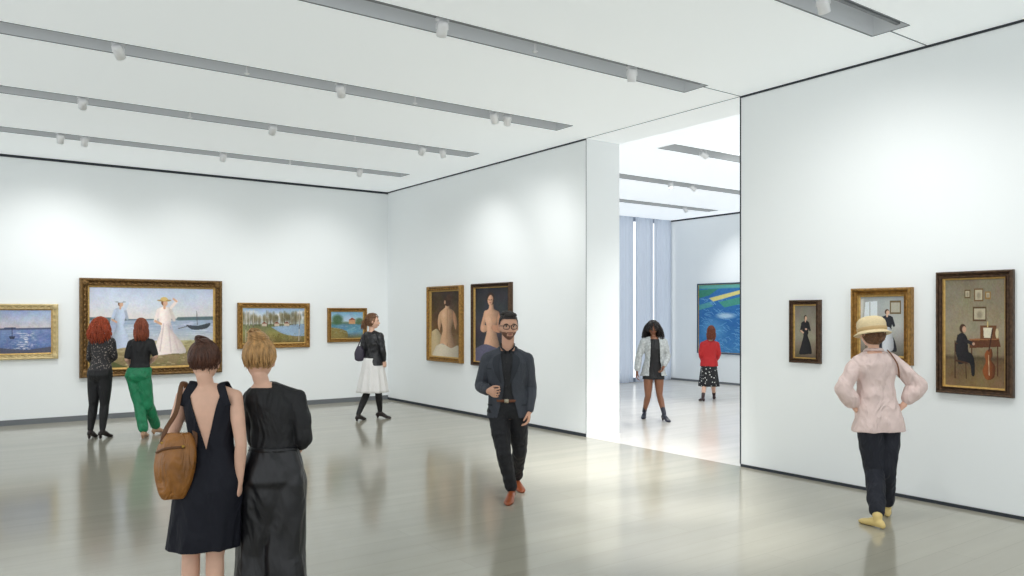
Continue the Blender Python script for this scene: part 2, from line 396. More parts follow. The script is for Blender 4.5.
def lady(A,cx,top,h,w,dress,skin,hair,hat=None,lean=0.0,shade=.3,dirn=1,sweep=0.0):
    X=lambda a,b: (cx+a*w+lean*w*(1-b),top+b*h)
    A.blob([X(-.30,.45),X(-.20,.55),X(-.42,.78),X(-.62,1.0),X(-.2,1.02),X(.3,1.0),X(.62+sweep,.98),X(.5+sweep*.5,.75),X(.24,.55),X(.28,.45)],dress,shade,1,dirn)
    A.blob([X(-.30,.20),X(-.34,.3),X(-.24,.46),X(.24,.46),X(.34,.3),X(.30,.2),X(.1,.17),X(-.1,.17)],dress,shade*.8,1,dirn)
    p,q=X(-.30,.23),X(-.46,.42); A.line(*p,*q,w*.085,dress); p,q=X(.30,.23),X(.44,.40); A.line(*p,*q,w*.08,[c*.86 for c in dress])
    p,q=X(-.46,.42),X(-.2,.47); A.line(*p,*q,w*.06,skin)
    p=X(0,.09); A.ell(*p,w*.15,h*.062,hair); p=X(.05,.105); A.ell(*p,w*.11,h*.05,skin); p,q=X(0,.14),X(0,.19); A.line(*p,*q,w*.06,skin)
    if hat: p=X(0,.055); A.ell(*p,w*.34,h*.02,[c*.8 for c in hat]); p=X(0,.03); A.ell(*p,w*.17,h*.035,hat)
# harbour
A=Art(150,110,1); A.grad([(0,(150,168,208)),(.25,(190,196,214)),(.42,(206,196,200)),(.46,(120,140,185)),(.8,(104,126,178)),(1,(86,98,140))])
A.noise(30,14,10)
for i in range(220):
    x,y=A.rg.rand()*.9+.05,.48+A.rg.rand()*.45; A.line(x,y,x+.03+.03*A.rg.rand(),y,.004,(230,228,234),.7*math.exp(-((x-.45)/.18)**2)+.1)
A.line(0,.44,1,.43,.014,(84,92,120)); A.line(.1,.42,.3,.415,.012,(70,80,110)); A.poly([(.18,.6),(.3,.6),(.28,.66),(.2,.66)],(60,66,90)); A.line(.24,.4,.24,.6,.005,(60,60,80)); A.poly([(0,.86),(.5,.92),(1,.85),(1,1),(0,1)],(90,92,110)); A.noise(26,60,50)
painting('framed_harbor_painting','back',-8,58,40,304,359,.1,A,M_wht)
# beach
A=Art(280,180,2); A.grad([(0,(186,198,220)),(.2,(206,212,224)),(.4,(224,218,214)),(.41,(160,174,196)),(.55,(178,190,206)),(.66,(196,198,200)),(.68,(186,176,140)),(.82,(164,148,108)),(1,(126,114,80))])
A.noise(14,10,8); A.line(0,.405,1,.40,.006,(110,126,140)); A.line(.0,.39,.28,.395,.012,(98,116,120)); A.line(.7,.395,1,.385,.014,(94,114,118))
for i in range(120):
    y=.43+A.rg.rand()*.24; x=A.rg.rand(); A.line(x,y,x+.04+.08*A.rg.rand(),y+.002,.0025,(216,218,230) if i%2 else (140,156,184),.5)
for x in (.06,.11,.15): A.line(x,.42,x,.56,.006,(86,88,86)); A.line(x,.56,x+.01,.64,.004,(120,124,128),.5)
for i in range(220):
    x=A.rg.rand(); y=.69+A.rg.rand()*.3; A.line(x,y,x+.025,y+.004*A.rg.randn(),.005,(116,112,70) if i%3 else (206,192,150),.45)
A.blob([(0,.84),(.12,.88),(.22,.95),(.3,1.02),(0,1.02)],(86,92,56),.1); A.blob([(.76,.47),(.86,.485),(.97,.45),(.94,.52),(.82,.535)],(66,72,80),.2); A.line(.855,.3,.86,.47,.003,(90,90,92)); A.line(.7,.52,.78,.49,.003,(90,90,80))
lady(A,.225,.15,.60,.13,(188,200,220),(206,166,140),(110,80,60),(206,212,224),lean=.1,dirn=-1); A.line(.27,.27,.29,.2,.012,(196,206,222))
A.ell(.68,.83,.13,.018,(120,108,76),.7,soft=.8)
lady(A,.60,.12,.72,.17,(242,228,222),(216,170,140),(124,84,54),(212,182,114),lean=-.1,sweep=.35,shade=.28); 
for (a,b2,c,d2) in ((.58,.46,.55,.80),(.62,.47,.64,.82),(.64,.48,.70,.8)): A.line(a,b2,c,d2,.006,(206,184,186),.6)
A.line(.64,.25,.685,.17,.012,(236,222,216)); A.line(.685,.17,.66,.14,.008,(214,172,140)); A.noise(20,130,90); A.noise(12,30,20)
painting('framed_beach_painting','back',79,221,150,279.5,375,.15,A,M_goldD,.11)
# landscapes
A=Art(190,110,3); A.grad([(0,(150,178,212)),(.3,(206,212,216)),(.45,(186,190,180)),(.47,(112,122,84)),(.7,(140,132,80)),(1,(112,96,58))]); A.noise(34,9,6)
for i in range(14): A.ell(A.rg.rand(),.1+.2*A.rg.rand(),.1,.04,(232,230,226),.6,soft=1)
A.blob([(.45,.54),(.7,.5),(1.02,.47),(1.02,.78),(.8,.8),(.62,.72)],(142,166,190),.15)
for i in range(70):
    x=A.rg.rand(); h_=.1+A.rg.rand()*.3; A.line(x,.47+A.rg.rand()*.08,x+A.rg.randn()*.015,.47-h_,.0025,(84,70,56),.8); A.ell(x,.45-h_*.7,.025,.08,(104,98,70) if i%2 else (136,126,96),.55,soft=1)
for x in (.3,.5,.66): A.poly([(x,.45),(x+.08,.45),(x+.08,.52),(x,.52)],(196,180,160)); A.poly([(x-.01,.45),(x+.04,.39),(x+.09,.45)],(130,72,54))
for x in (.05,.1,.16,.9): A.line(x,.95,x+.012,.05,.005,(206,198,184),.8); A.line(x+.004,.6,x+.008,.5,.005,(90,80,70))
for i in range(160):
    x,y=A.rg.rand(),.75+.25*A.rg.rand(); A.line(x,y,x+.01,y-.03,.003,(170,158,90) if i%2 else (82,76,46),.6)
A.noise(28,100,60)
painting('framed_landscape_painting','back',237,309,273,303,348,.10,A,M_gold)
A=Art(120,100,4); A.grad([(0,(120,170,206)),(.35,(184,206,218)),(.42,(96,124,96)),(.5,(84,130,152)),(.75,(100,150,176)),(1,(104,96,60))]); A.noise(36,8,6)
A.blob([(-.05,.58),(.25,.62),(.5,.76),(.45,1.05),(-.05,1.05)],(134,120,70),.2); A.poly([(.55,.32),(.75,.3),(.75,.46),(.55,.46)],(200,150,110)); A.poly([(.53,.32),(.65,.22),(.77,.31)],(150,80,60)); A.ell(.2,.3,.16,.18,(70,100,66),.9,soft=.6); A.ell(.88,.36,.12,.12,(80,104,70),.9,soft=.6)
for i in range(60): x,y=A.rg.rand(),.52+.3*A.rg.rand(); A.line(x,y,x+.07,y,.004,(190,210,220),.4)
A.noise(34,60,50)
painting('framed_landscape_painting','back',327,366,346,308,342,.08,A,M_gold)
# nude from behind
A=Art(130,200,5); A.grad([(0,(58,44,30)),(.4,(84,62,38)),(.8,(116,90,56)),(1,(90,70,46))]); A.noise(34,6,8); A.noise(20,20,30)
A.blob([(.02,.62),(.2,.58),(.34,.66),(.42,.8),(.4,1.02),(.0,1.02)],(196,176,138),.3)
sk=(208,166,130)
A.blob([(.47,.27),(.34,.31),(.26,.38),(.24,.5),(.30,.6),(.36,.5),(.40,.4)],(198,156,120),.3)
A.blob([(.50,.25),(.38,.30),(.33,.38),(.38,.50),(.41,.60),(.34,.72),(.30,.86),(.32,1.02),(.80,1.02),(.84,.86),(.78,.72),(.71,.60),(.76,.48),(.82,.38),(.78,.30),(.66,.26),(.62,.2),(.52,.2)],sk,.5)
A.blob([(.78,.30),(.86,.36),(.90,.48),(.86,.58),(.80,.5),(.77,.4)],(170,126,94),.3)
A.line(.58,.28,.56,.72,.010,(150,104,74),.6); A.ell(.45,.36,.06,.045,(226,188,154),.6,soft=1); A.ell(.68,.38,.05,.05,(168,122,90),.5,soft=1); A.ell(.46,.84,.09,.07,(222,182,148),.6,soft=1); A.line(.57,.8,.57,.98,.012,(140,96,70),.7)
A.ell(.58,.155,.115,.075,(58,36,24)); A.ell(.62,.10,.07,.045,(70,44,28)); A.ell(.49,.17,.03,.03,(190,146,114))
A.blob([(.18,.84),(.4,.8),(.7,.86),(.95,.82),(1.02,1.02),(.1,1.02)],(216,204,182),.35); A.noise(20,60,90)
painting('framed_nude_painting','right',430,464,447,286,362,.10,A,M_gold,.09)
A=Art(130,200,6); A.grad([(0,(36,38,46)),(.5,(58,56,62)),(1,(46,44,52))]); A.noise(30,6,8)
A.blob([(.26,.36),(.2,.46),(.16,.56),(.26,.6),(.42,.56),(.40,.50),(.3,.5),(.34,.4)],(206,160,130),.3)
A.blob([(.44,.22),(.40,.29),(.28,.32),(.27,.40),(.34,.50),(.35,.60),(.28,.74),(.26,.9),(.72,.92),(.72,.76),(.64,.60),(.66,.50),(.72,.42),(.72,.33),(.58,.29),(.54,.22)],(214,168,138),.5)
A.blob([(.70,.34),(.78,.42),(.80,.54),(.72,.60),(.50,.56),(.52,.50),(.66,.5),(.66,.42)],(184,136,108),.3)
A.ell(.40,.43,.07,.04,(224,180,150),.7,soft=.8); A.ell(.57,.43,.06,.04,(196,148,118),.7,soft=.8)
A.ell(.47,.15,.11,.085,(52,34,26)); A.blob([(.40,.13),(.38,.18),(.42,.23),(.48,.24),(.53,.2),(.54,.13),(.47,.1)],(212,164,134),.35); A.line(.41,.165,.44,.165,.008,(70,44,36)); A.line(.48,.165,.51,.165,.008,(70,44,36)); A.line(.44,.205,.48,.205,.006,(150,74,64)); A.line(.455,.17,.45,.19,.005,(160,112,88))
A.blob([(-.05,.84),(.3,.76),(.7,.8),(1.05,.74),(1.05,1.05),(-.05,1.05)],(92,90,112),.3); A.noise(20,60,90)
painting('framed_nude_painting','right',474,513,494,283,367,.08,A,M_brn,.08)
# portrait lady in black
A=Art(110,200,7); A.grad([(0,(116,112,100)),(.6,(146,140,124)),(.85,(120,108,90)),(1,(86,76,60))]); A.noise(24,6,8)
lady(A,.5,.17,.75,.46,(32,31,35),(206,168,142),(52,38,30),shade=.5); A.line(.34,.36,.52,.45,.04,(38,36,40)); A.ell(.53,.455,.05,.018,(204,164,140)); A.noise(16,40,70)
painting('framed_portrait_painting','right',791,822,806,300,363,.06,A,M_brn,.05)
# lady reading
A=Art(150,180,8); A.grad([(0,(160,166,166)),(.5,(182,184,180)),(.75,(144,142,134)),(1,(104,98,88))]); A.noise(20,6,6)
A.poly([(.06,.1),(.4,.08),(.4,.6),(.06,.64)],(214,222,226)); A.line(.23,.1,.23,.62,.008,(150,154,152)); A.line(.06,.36,.4,.34,.008,(150,154,152)); A.blob([(.02,.05),(.12,.06),(.1,.3),(.06,.62),(.0,.66)],(196,196,190),.3); A.poly([(.68,.08),(.93,.08),(.93,.30),(.68,.30)],(110,92,64)); A.poly([(.71,.11),(.9,.11),(.9,.27),(.71,.27)],(176,172,156))
lady(A,.62,.20,.72,.34,(44,46,56),(214,178,154),(84,60,44),shade=.4); A.blob([(.54,.54),(.70,.54),(.76,.88),(.52,.9)],(198,202,208),.3); A.poly([(.1,.68),(.44,.66),(.44,.70),(.1,.72)],(110,84,60)); A.line(.14,.7,.14,.95,.012,(100,76,54)); A.line(.42,.7,.42,.95,.012,(100,76,54)); A.blob([(.18,.66),(.2,.58),(.3,.58),(.32,.66)],(196,170,120),.4); A.noise(16,60,70)
painting('framed_interior_painting','right',854,914,884,288,364,.085,A,M_gold,.08)
# music room
A=Art(180,240,9); A.grad([(0,(120,112,92)),(.5,(146,136,112)),(.70,(130,116,90)),(.73,(84,70,50)),(.76,(104,86,60)),(1,(128,104,72))]); A.noise(22,8,9); A.noise(10,30,40)
for (x,y,w,h,c) in ((.50,.09,.15,.12,(104,76,44)),(.68,.12,.09,.07,(140,110,64)),(.48,.26,.22,.13,(84,62,38)),(.34,.1,.1,.08,(96,76,48))):
    A.poly([(x,y),(x+w,y),(x+w,y+h),(x,y+h)],c); A.poly([(x+.018,y+.014),(x+w-.018,y+.014),(x+w-.018,y+h-.014),(x+.018,y+h-.014)],(178,168,142)); A.ell(x+w*.5,y+h*.55,w*.2,h*.25,(120,110,92),.6,soft=.8)
A.poly([(.42,.56),(.90,.545),(.93,.62),(.42,.64)],(92,54,32)); A.poly([(.42,.555),(.9,.54),(.9,.555),(.42,.57)],(150,100,62)); A.line(.46,.64,.46,.86,.010,(78,46,28)); A.line(.88,.62,.88,.88,.010,(78,46,28)); A.poly([(.60,.43),(.86,.43),(.86,.55),(.60,.555)],(108,68,40)); A.poly([(.65,.45),(.80,.45),(.79,.54),(.66,.54)],(214,204,180))
# cello leaning by the table, chair beyond
A.blob([(.70,.66),(.78,.64),(.80,.70),(.78,.74),(.84,.80),(.82,.90),(.70,.92),(.64,.84),(.69,.76),(.67,.70)],(138,76,38),.5); A.line(.74,.66,.80,.46,.010,(60,36,24)); A.line(.735,.70,.745,.88,.004,(214,190,150))
A.blob([(.22,.52),(.30,.50),(.38,.54),(.40,.64),(.40,.72),(.22,.73),(.19,.62)],(34,32,36),.4); A.line(.35,.57,.48,.60,.022,(36,34,38)); A.ell(.49,.60,.022,.014,(190,152,126)); A.blob([(.22,.70),(.42,.68),(.50,.74),(.51,.88),(.46,.89),(.42,.78),(.24,.79)],(30,30,33),.4)
A.ell(.31,.46,.055,.042,(66,46,34)); A.ell(.335,.468,.034,.030,(190,152,126)); A.line(.18,.58,.18,.92,.010,(66,42,28)); A.line(.20,.76,.38,.78,.012,(70,46,30)); A.line(.36,.78,.37,.92,.008,(70,46,30)); A.line(.18,.6,.22,.6,.008,(66,42,28)); A.ell(.87,.5,.025,.045,(196,182,144)); A.line(.72,.4,.72,.44,.01,(200,180,120))
A.noise(20,90,110)
painting('framed_interior_painting','right',938,1015,976,271,395,.075,A,M_brn,.06)
# pool
A=Art(240,220,10); A.grad([(0,(92,160,150)),(.05,(96,166,156)),(.07,(52,112,172)),(.6,(46,106,168)),(1,(68,132,188))])
for i in range(150):
    x,y=A.rg.rand(),.2+A.rg.rand()*.8; r=.03+.04*A.rg.rand(); A.line(x,y,x+r,y+.02*A.rg.randn(),.004,(120,180,220),.6); A.line(x+r,y,x+r*1.6,y+.03,.003,(160,206,230),.5)
A.ell(.22,.66,.16,.14,(110,176,216),.55,soft=.9); A.poly([(.0,.08),(.30,.06),(.16,.16),(.0,.20)],(58,132,110)); A.poly([(.16,.20),(.62,.09),(.66,.13),(.22,.25)],(216,208,130)); A.poly([(.30,.26),(.66,.18),(.66,.28),(.38,.34)],(70,148,130)); A.poly([(.0,.30),(.16,.26),(.22,.32),(.0,.38)],(84,160,150),.8); A.ell(.4,.46,.12,.04,(196,220,234),.8,soft=.9); A.noise(18,60,60)
painting('framed_pool_painting','side',698,772,720,283,354,.04,A,M_plain,.05)
# ------------------------------------------------------------ people
TF=np.array([(-.16,.09,.06,.07),(-.08,.145,.085,.10),(0,.166,.09,.118),(.12,.158,.088,.108),(.3,.122,.08,.078),(.48,.122,.086,.078),(.66,.136,.116,.088),(.8,.142,.096,.09),(.92,.118,.07,.08),(1.0,.074,.05,.062),(1.06,.052,.046,.052)])
TM=np.array([(-.16,.09,.07,.07),(-.08,.14,.09,.10),(0,.160,.095,.112),(.12,.156,.1,.1),(.3,.144,.1,.085),(.48,.15,.105,.09),(.66,.168,.118,.098),(.8,.172,.11,.1),(.92,.138,.08,.085),(1.0,.08,.055,.065),(1.06,.06,.052,.058)])
class Person:
    def __init__(s,name,px,py,H,face,sex='f',hface=None,hs=1.0,vox=.006):
        s.z0=CH*FPX/(py-HOR); s.x0=(px-512)*s.z0/FPX; s.u=H/1.7; s.vox=vox
        s.T=TM if sex=='m' else TF; s.sex=sex
        s.fh=s.fs=nrm((*face,0)); hf=nrm(hface if hface is not None else (*face,0)); s.hs=hs*s.u
        e=D.objects.new(name,None); COL.objects.link(e); s.e=e
        e.location=(s.x0*C_+s.z0*S_,-s.x0*S_+s.z0*C_,0); e.rotation_euler=(0,0,-YAW)
        up=np.array((0,0,1.)); S=nrm(np.cross(hf,up)); s.HM=np.array([S,hf,np.cross(S,hf)]).T
        s.j={}; s.ar=np.array([.054,.05,.04,.041,.029] if sex=='m' else [.045,.041,.033,.034,.023])*s.u
        s.lr=np.array([.09,.08,.057,.056,.038] if sex=='m' else [.086,.075,.052,.052,.034])*s.u
        s.fd={}; s.hand={}
    def J(s,px,py,dy=0):
        d=s.z0+dy; return np.array(((px-512)*d/FPX-s.x0,dy,CH-(py-HOR)*d/FPX))
    def G(s,px,py):
        d=CH*FPX/(py-HOR); return np.array(((px-512)*d/FPX-s.x0,d-s.z0,0.))
    def set(s,**k):
        for a,v in k.items():
            if a in('fL','fR'): s.j[a]=s.G(*v)
            else: s.j[a]=s.J(*v)
        return s
    def S(s,f=None):
        f=s.fs if f is None else f; return np.array((f[1],-f[0],0))
    def prep(s,heel=0.0,hipw=.088):
        S=s.S(s.fh); u=s.u
        for q,sg in (('R',1),('L',-1)):
            s.j['hip'+q]=s.j['pel']+S*sg*hipw*u+np.array((0,0,-.01))
            s.j['an'+q]=s.j['f'+q]+np.array((0,0,.085*u+heel))
        s.heel=heel
    def cen(s,t):
        j=s.j; P=np.array([j['pel'],j['wst'],j['chs'],j['nek']]); tt=[0,.3,.66,1]
        if t<0: return j['pel']+np.array((0,0,t*(j['nek'][2]-j['pel'][2])))
        if t>1: return j['nek']+(s.headc()-j['nek'])*(t-1)*2.5
        return np.array([np.interp(t,tt,P[:,i]) for i in range(3)])
    def headc(s): return s.j['head']
    def surf(s,t,a,grow=0,hang=False,ex=2.25,flare=.0):
        tt=max(t,.0) if hang else t; T=s.T
        A=np.interp(tt,T[:,0],T[:,1])*s.u+grow; fr=np.interp(tt,T[:,0],T[:,2])*s.u+grow; bk=np.interp(tt,T[:,0],T[:,3])*s.u+grow
        if hang:
            if t<0: A+=-t*flare; fr+=-t*flare*.6; bk+=-t*flare*.3
            if tt<.6: fr=max(fr,.1*s.u+grow)
        f=s.fs; S=s.S(f); ca,sa=math.cos(a),math.sin(a)
        ca=math.copysign(abs(ca)**(2/ex),ca); sa=math.copysign(abs(sa)**(2/ex),sa)
        return s.cen(t)+S*A*ca+f*(fr if sa>0 else bk)*sa
    def torso(s,g,grow=0,t0=-.16,t1=1.06,hang=False,flare=.0,n=40,steps=26,mod=None):
        R=[]
        for t in np.linspace(t0,t1,steps):
            R.append([s.surf(t,a,grow*(1 if mod is None else mod(a,t)),hang,flare=flare) for a in np.arange(n)*2*math.pi/n])
        g.rings(R)
    def clav(s,g,grow=0,r0=.048,r1=None,inner=0.25):
        for q in 'LR':
            a=s.j['nek']+np.array((0,0,-.012))*s.u; b=s.j['sh'+q]; a=a+(b-a)*inner
            r1_=s.ar[0]*.95 if r1 is None else r1
            tube(g,[(*a,r0*s.u+grow),(*((a+b)/2+np.array((0,0,.002))),(r0*s.u*.96+r1_)/2+grow),(*b,r1_+grow)],n=16,k=4)
            c=s.cen(.72); c=c+(b-c)*.55; tube(g,[(*b,r1_+grow*.8),(*c,.055*s.u+grow)],n=14)
    def limb(s,g,K,rad,t1,grow,t0=0,side=(0,1,0),mod=None,n=18):
        P=np.array([K[0],K[0]*.5+K[1]*.5,K[1],K[1]*.65+K[2]*.35,K[2]]); tp=[0,.5,1,1.35,2]
        gr=grow if hasattr(grow,'__len__') else [grow]*5
        ts=[t0]+[t for t in (.25,.5,.8,1,1.15,1.35,1.7) if t0<t<t1]+[t1]
        tube(g,[(*[np.interp(t,tp,P[:,i]) for i in range(3)],np.interp(t,tp,rad)+np.interp(t,tp,gr)) for t in ts],side=side,n=n,k=4,mod=mod)
    def arm(s,g,q,t1=2,grow=0,t0=0,mod=None): s.limb(g,[s.j['sh'+q],s.j['el'+q],s.j['wr'+q]],s.ar,t1,grow,t0,mod=mod)
    def leg(s,g,q,t1=2,grow=0,t0=0,mod=None):
        s.limb(g,[s.j['hip'+q],s.j['kn'+q],s.j['an'+q]],s.lr,t1,grow,t0,side=(1,0,0),mod=mod,n=22)
    def mkhand(s,g,q,curl=(.35,.4,.35),D_=None,N=None,T_=None,sc=1.0):
        W=s.j['wr'+q]; u=s.u*sc; sg=1 if q=='R' else -1
        Dv=nrm(D_ if D_ is not None else W-s.j['el'+q])
        T=np.array(T_ if T_ is not None else s.fs,float); T=nrm(T-np.dot(T,Dv)*Dv)
        Nn=np.cross(Dv,T)*1.0
        want=-s.S()*sg if N is None else np.array(N,float)
        if np.dot(Nn,want)<0: Nn=-Nn
        tube(g,[(*(W-Dv*.02*u),.024*u,.02*u),(*(W+Dv*.02*u),.031*u,.018*u),(*(W+Dv*.055*u),.041*u,.017*u),(*(W+Dv*.085*u),.041*u,.014*u)],side=T,n=14,k=3)
        for off,L,ex in ((.033,.072,.0),(.0115,.08,.06),(-.0115,.074,.12),(-.033,.058,.2)):
            p=W+Dv*.082*u+T*off*u; pts=[(*(p-Dv*.02*u),.0086*u)]; an=.1+ex
            dirv=Dv+T*off*5.0; 
            for kk,(fr,cu) in enumerate(zip((.45,.3,.25),curl)):
                an+=cu; dd=nrm(nrm(dirv)*math.cos(an)+Nn*math.sin(an)); pts.append((*p,(.0084-.0005*kk)*u)); p=p+dd*L*fr*u
            pts.append((*p,.0068*u)); tube(g,pts,side=T,n=8,k=2)
        p=W+Dv*.018*u+T*.022*u; d=nrm(Dv*.65+T*.6+Nn*.35); p2=p+d*.04*u; d2=nrm(Dv*.9+T*.25+Nn*.4); p3=p2+d2*.032*u; p4=p3+nrm(Dv*.9+Nn*.5)*.025*u
        tube(g,[(*p,.015*u),(*p2,.011*u),(*p3,.0095*u),(*p4,.0078*u)],side=T,n=8,k=3)
    def headgeo(s,g,sc=1.0,ears=True):
        c=s.headc(); M=s.HM; R=[]; nv,nu=46,64; k=s.hs
        for i in range(1,nv):
            la=-math.pi/2+math.pi*i/nv; row=[]
            for a in np.arange(nu)*2*math.pi/nu:
                dx,dy,dz=math.cos(la)*math.cos(a),math.cos(la)*math.sin(a),math.sin(la)
                x,y,z=.074*dx,.094*dy,.115*dz
                if z<0:
                    q=-z/.115; x*=1-.28*q*q
                    if y<0: y*=1-.4*q
                    else: y*=1+.18*q
                if z>0: x*=1+.05*math.sin(math.pi*z/.115); 
                if y<0: y*=1.04
                if dy>0:
                    G=lambda xx,sx,zz,sz: math.exp(-(xx/sx)**2-(zz/sz)**2)
                    w=min(1,dy*2.2)
                    y+=w*(.022*G(x,.011,z+.030,.013)+.014*G(x,.009,z+.010,.016)+.016*G(x,.024,z+.100,.018)+.007*G(x,.022,z+.062,.009)
                       -.011*(G(x-.031,.015,z-.002,.011)+G(x+.031,.015,z-.002,.011))+.005*(G(x-.03,.02,z-.024,.008)+G(x+.03,.02,z-.024,.008))
                       +.006*(G(x-.04,.018,z+.03,.018)+G(x+.04,.018,z+.03,.018))-.004*G(x,.02,z+.078,.007))
                row.append(c+M@(np.array((x,y,z))*k*sc))
            R.append(row)
        g.rings(R)
        if ears:
            for sg in (-1,1): ellipsoid(g,c+M@np.array((sg*.077,-.006,-.008))*k,np.array((.008,.017,.030))*k,M,12,8)
    def neck(s,g,grow=0,r=None):
        r=(.056 if s.sex=='m' else .045)*s.u if r is None else r
        a=s.j['nek']+np.array((0,0,-.05)); c=s.headc(); b=c+s.HM@np.array((0,-.022,-.07))*s.hs
        tube(g,[(*a,r*1.25+grow),(*(a*.5+b*.5),r+grow),(*b,r+grow)],n=20,k=4)
    def foot(s,g,q,d,L=.25,h=.05,w=1.0,z=0.0,heelblock=True):
        A=s.j['f'+q]; d=nrm((*d,0)); S=np.array((d[1],-d[0],0)); u=s.u; hl=s.heel
        rows=[(-.058,.022,.024,1),(-.04,.031,.033,1),(0,.033,.040,1),(.05,.036,.037,.75),(.09,.042,.030,.35),(.13,.045,.026,.06),(.165,.040,.021,0),(.188,.026,.015,0)]
        pts=[]
        for x,rx,ry,hh in rows:
            pts.append((*(A+d*x*u*L/.25+np.array((0,0,ry*.9*u+hl*hh))),rx*u*w,ry*u))
        tube(g,pts,side=S,n=18,k=3,clampz=0.0)
        an=s.j['an'+q]; tube(g,[(*(A+np.array((0,0,.045*u+hl))),.034*u),(*(an+np.array((0,0,.0))),.037*u),(*(an+(s.j['kn'+q]-an)*h),.038*u+.004)],n=16,k=4)
        if hl>.015:
            B=A-d*.04*u; tube(g,[(*(B+np.array((0,0,hl+.02))),.026*u),(*(B+np.array((0,0,.002))),.016*u)],side=S,n=12,rnd=False,clampz=0)
    def body(s,mt):
        g=Geo(); s.torso(g); s.clav(g); s.neck(g); s.headgeo(g)
        for q in 'LR':
            s.arm(g,q); s.leg(g,q); s.mkhand(g,q,**s.hand.get(q,{}))
        return finalize('body',g,mt,s.e,s.vox*.7,3)
    def face(s,lip=(150,80,70),brow=(50,35,28),iris=(60,40,28)):
        c=s.headc(); M=s.HM; k=s.hs; L=lambda x,y,z: c+M@np.array((x,y,z))*k
        g=Geo()
        for sg in (-1,1):
            g.cur=0; ellipsoid(g,L(sg*.031,.0700,.002),np.array((.0120,.0100,.0070))*k,M,14,10)
            g.cur=1; ellipsoid(g,L(sg*.031,.0775,.002),np.array((.0055,.004,.0056))*k,M,12,8)
            g.cur=2; tube(g,[(*L(sg*.014,.088,.020),.0025*k),(*L(sg*.03,.090,.026),.0035*k),(*L(sg*.048,.080,.021),.002*k)],n=6,k=3)
            g.cur=2; tube(g,[(*L(sg*.019,.0795,.006),.0012*k),(*L(sg*.031,.0825,.0100),.0018*k),(*L(sg*.043,.0745,.006),.0012*k)],n=6,k=3)
        g.cur=3; ellipsoid(g,L(0,.0955,-.0590),np.array((.0200,.006,.0034))*k,M,16,8); ellipsoid(g,L(0,.0950,-.0660),np.array((.0175,.006,.0042))*k,M,16,8)
        raw('facial_features',g,[mat('eye_white',(215,208,202),.3),mat('iris',iris,.2),mat('brow_hair',brow,.8),mat('lips',lip,.45)],s.e)
    def hpt(s,p): return s.headc()+s.HM@(np.array(p)*s.hs)
    def haircap(s,g,r=(.084,.100,.112),c=(0,-.020,.018)): ellipsoid(g,s.hpt(c),np.array(r)*s.hs,s.HM,32,20)
    def hair(s,style,colr,n=260,seed=1,bun=(0,-.06,.11),L=.25,vol=1.0,name='hair',zmax=2.0,cap=True,spread=0.0,bunr=1.0):
        g=Geo(); rg=np.random.RandomState(seed); E=np.array((.086,.102,.112)); C0=np.array((0,-.018,.018))
        if style=='updo' and cap:
            E=np.array((.082,.098,.094)); C0=np.array((0,-.016,.032)); s.haircap(g,(.080,.095,.092),(0,-.018,.031))
        elif cap: s.haircap(g)
        else: s.haircap(g,(.079,.075,.08),(0,-.03,-.022))
        def sp(path,r,kk=3):
            tube(g,[(*s.hpt(p),r*s.hs*(1 if 0<i<len(path)-1 else .5)) for i,p in enumerate(path)],n=4,k=kk,rnd=False)
        if style in('updo','pony'):
            B=np.array(bun); bd=nrm(B-C0)
            for i in range(n):
                while True:
                    d=nrm(rg.normal(size=3))
                    if d[2]>-.85 and d[2]<zmax and not(d[1]>.35 and d[2]<.35) and np.dot(d,bd)<.9: break
                path=[]; off=1.0+.05*rg.rand()
                for t in np.linspace(0,1,6):
                    dd=nrm(d*(1-t)+bd*t+rg.normal(size=3)*.03); path.append(C0+E*dd*(off+.07*math.sin(t*math.pi)*vol))
                path[-1]=B*.6+path[-1]*.4
                sp(path,.0030)
            if style=='updo':
                ellipsoid(g,s.hpt(B),np.array((.036,.032,.030))*s.hs*vol*bunr,s.HM,16,10)
                up=nrm(B-C0); a1=nrm(np.cross(up,(1,0,0))); a2=np.cross(up,a1)
                for i in range(140):
                    r=.038*vol*bunr*(.45+.65*rg.rand()); ph=rg.rand()*6.28; hz=rg.normal()*.012*bunr; tw=rg.normal(size=2)*.35
                    sp([B+up*(hz+r*.4*math.sin(ph+t*1.0+tw[0]))+a1*r*math.cos(ph+t)+a2*r*math.sin(ph+t) for t in np.linspace(0,3.0+tw[1],7)],.0036)
            else:
                for i in range(90):
                    j=rg.normal(size=3)*.012; sp([B+j*.5,B+j+np.array((0,-.03,-.02)),B+j*1.6+np.array((0,-.045,-.09)),B+j*2+np.array((0,-.03,-L))],.004)
            for i in range(45):
                d=nrm(rg.normal(size=3)); d[2]=abs(d[2])*.4-.62
                if d[1]>.1: d[1]=-d[1]
                p=C0+E*nrm(d)*1.0; sp([p,p+nrm(d)*.006+np.array((0,0,-.008)),p+nrm(d)*.008+np.array((0,0,-.022))],.0011)
        if style in('long','curly_long'):
            for i in range(n):
                th=rg.rand()*2*math.pi; e=np.array((math.cos(th),math.sin(th),0))
                if e[1]>.45: e=np.array((math.copysign(.92,e[0]),.4,0))
                off=1.0+.1*rg.rand()*vol; path=[]
                for t in (0,.35,.7,1.0): path.append(C0+E*nrm(np.array((0,.1,1))*(1-t)+e*t+(0,0,-.25*t))*off)
                p=path[-1]; LL=L*(.75+.35*rg.rand()); m=6
                q=rg.rand()*6.28; amp=(.012 if style=='curly_long' else .006)
                inw=np.array((-.1*e[0],-.1*e[1]-.02,0))
                for kx in range(1,m+1):
                    f=kx/m; path.append(p+np.array((e[0]*.012*vol,e[1]*.012*vol,0))*math.sin(f*3)+inw*.12*f+np.array((amp*math.cos(q+f*9),amp*math.sin(q+f*9),-LL*f)))
                sp(path,.0045,2)
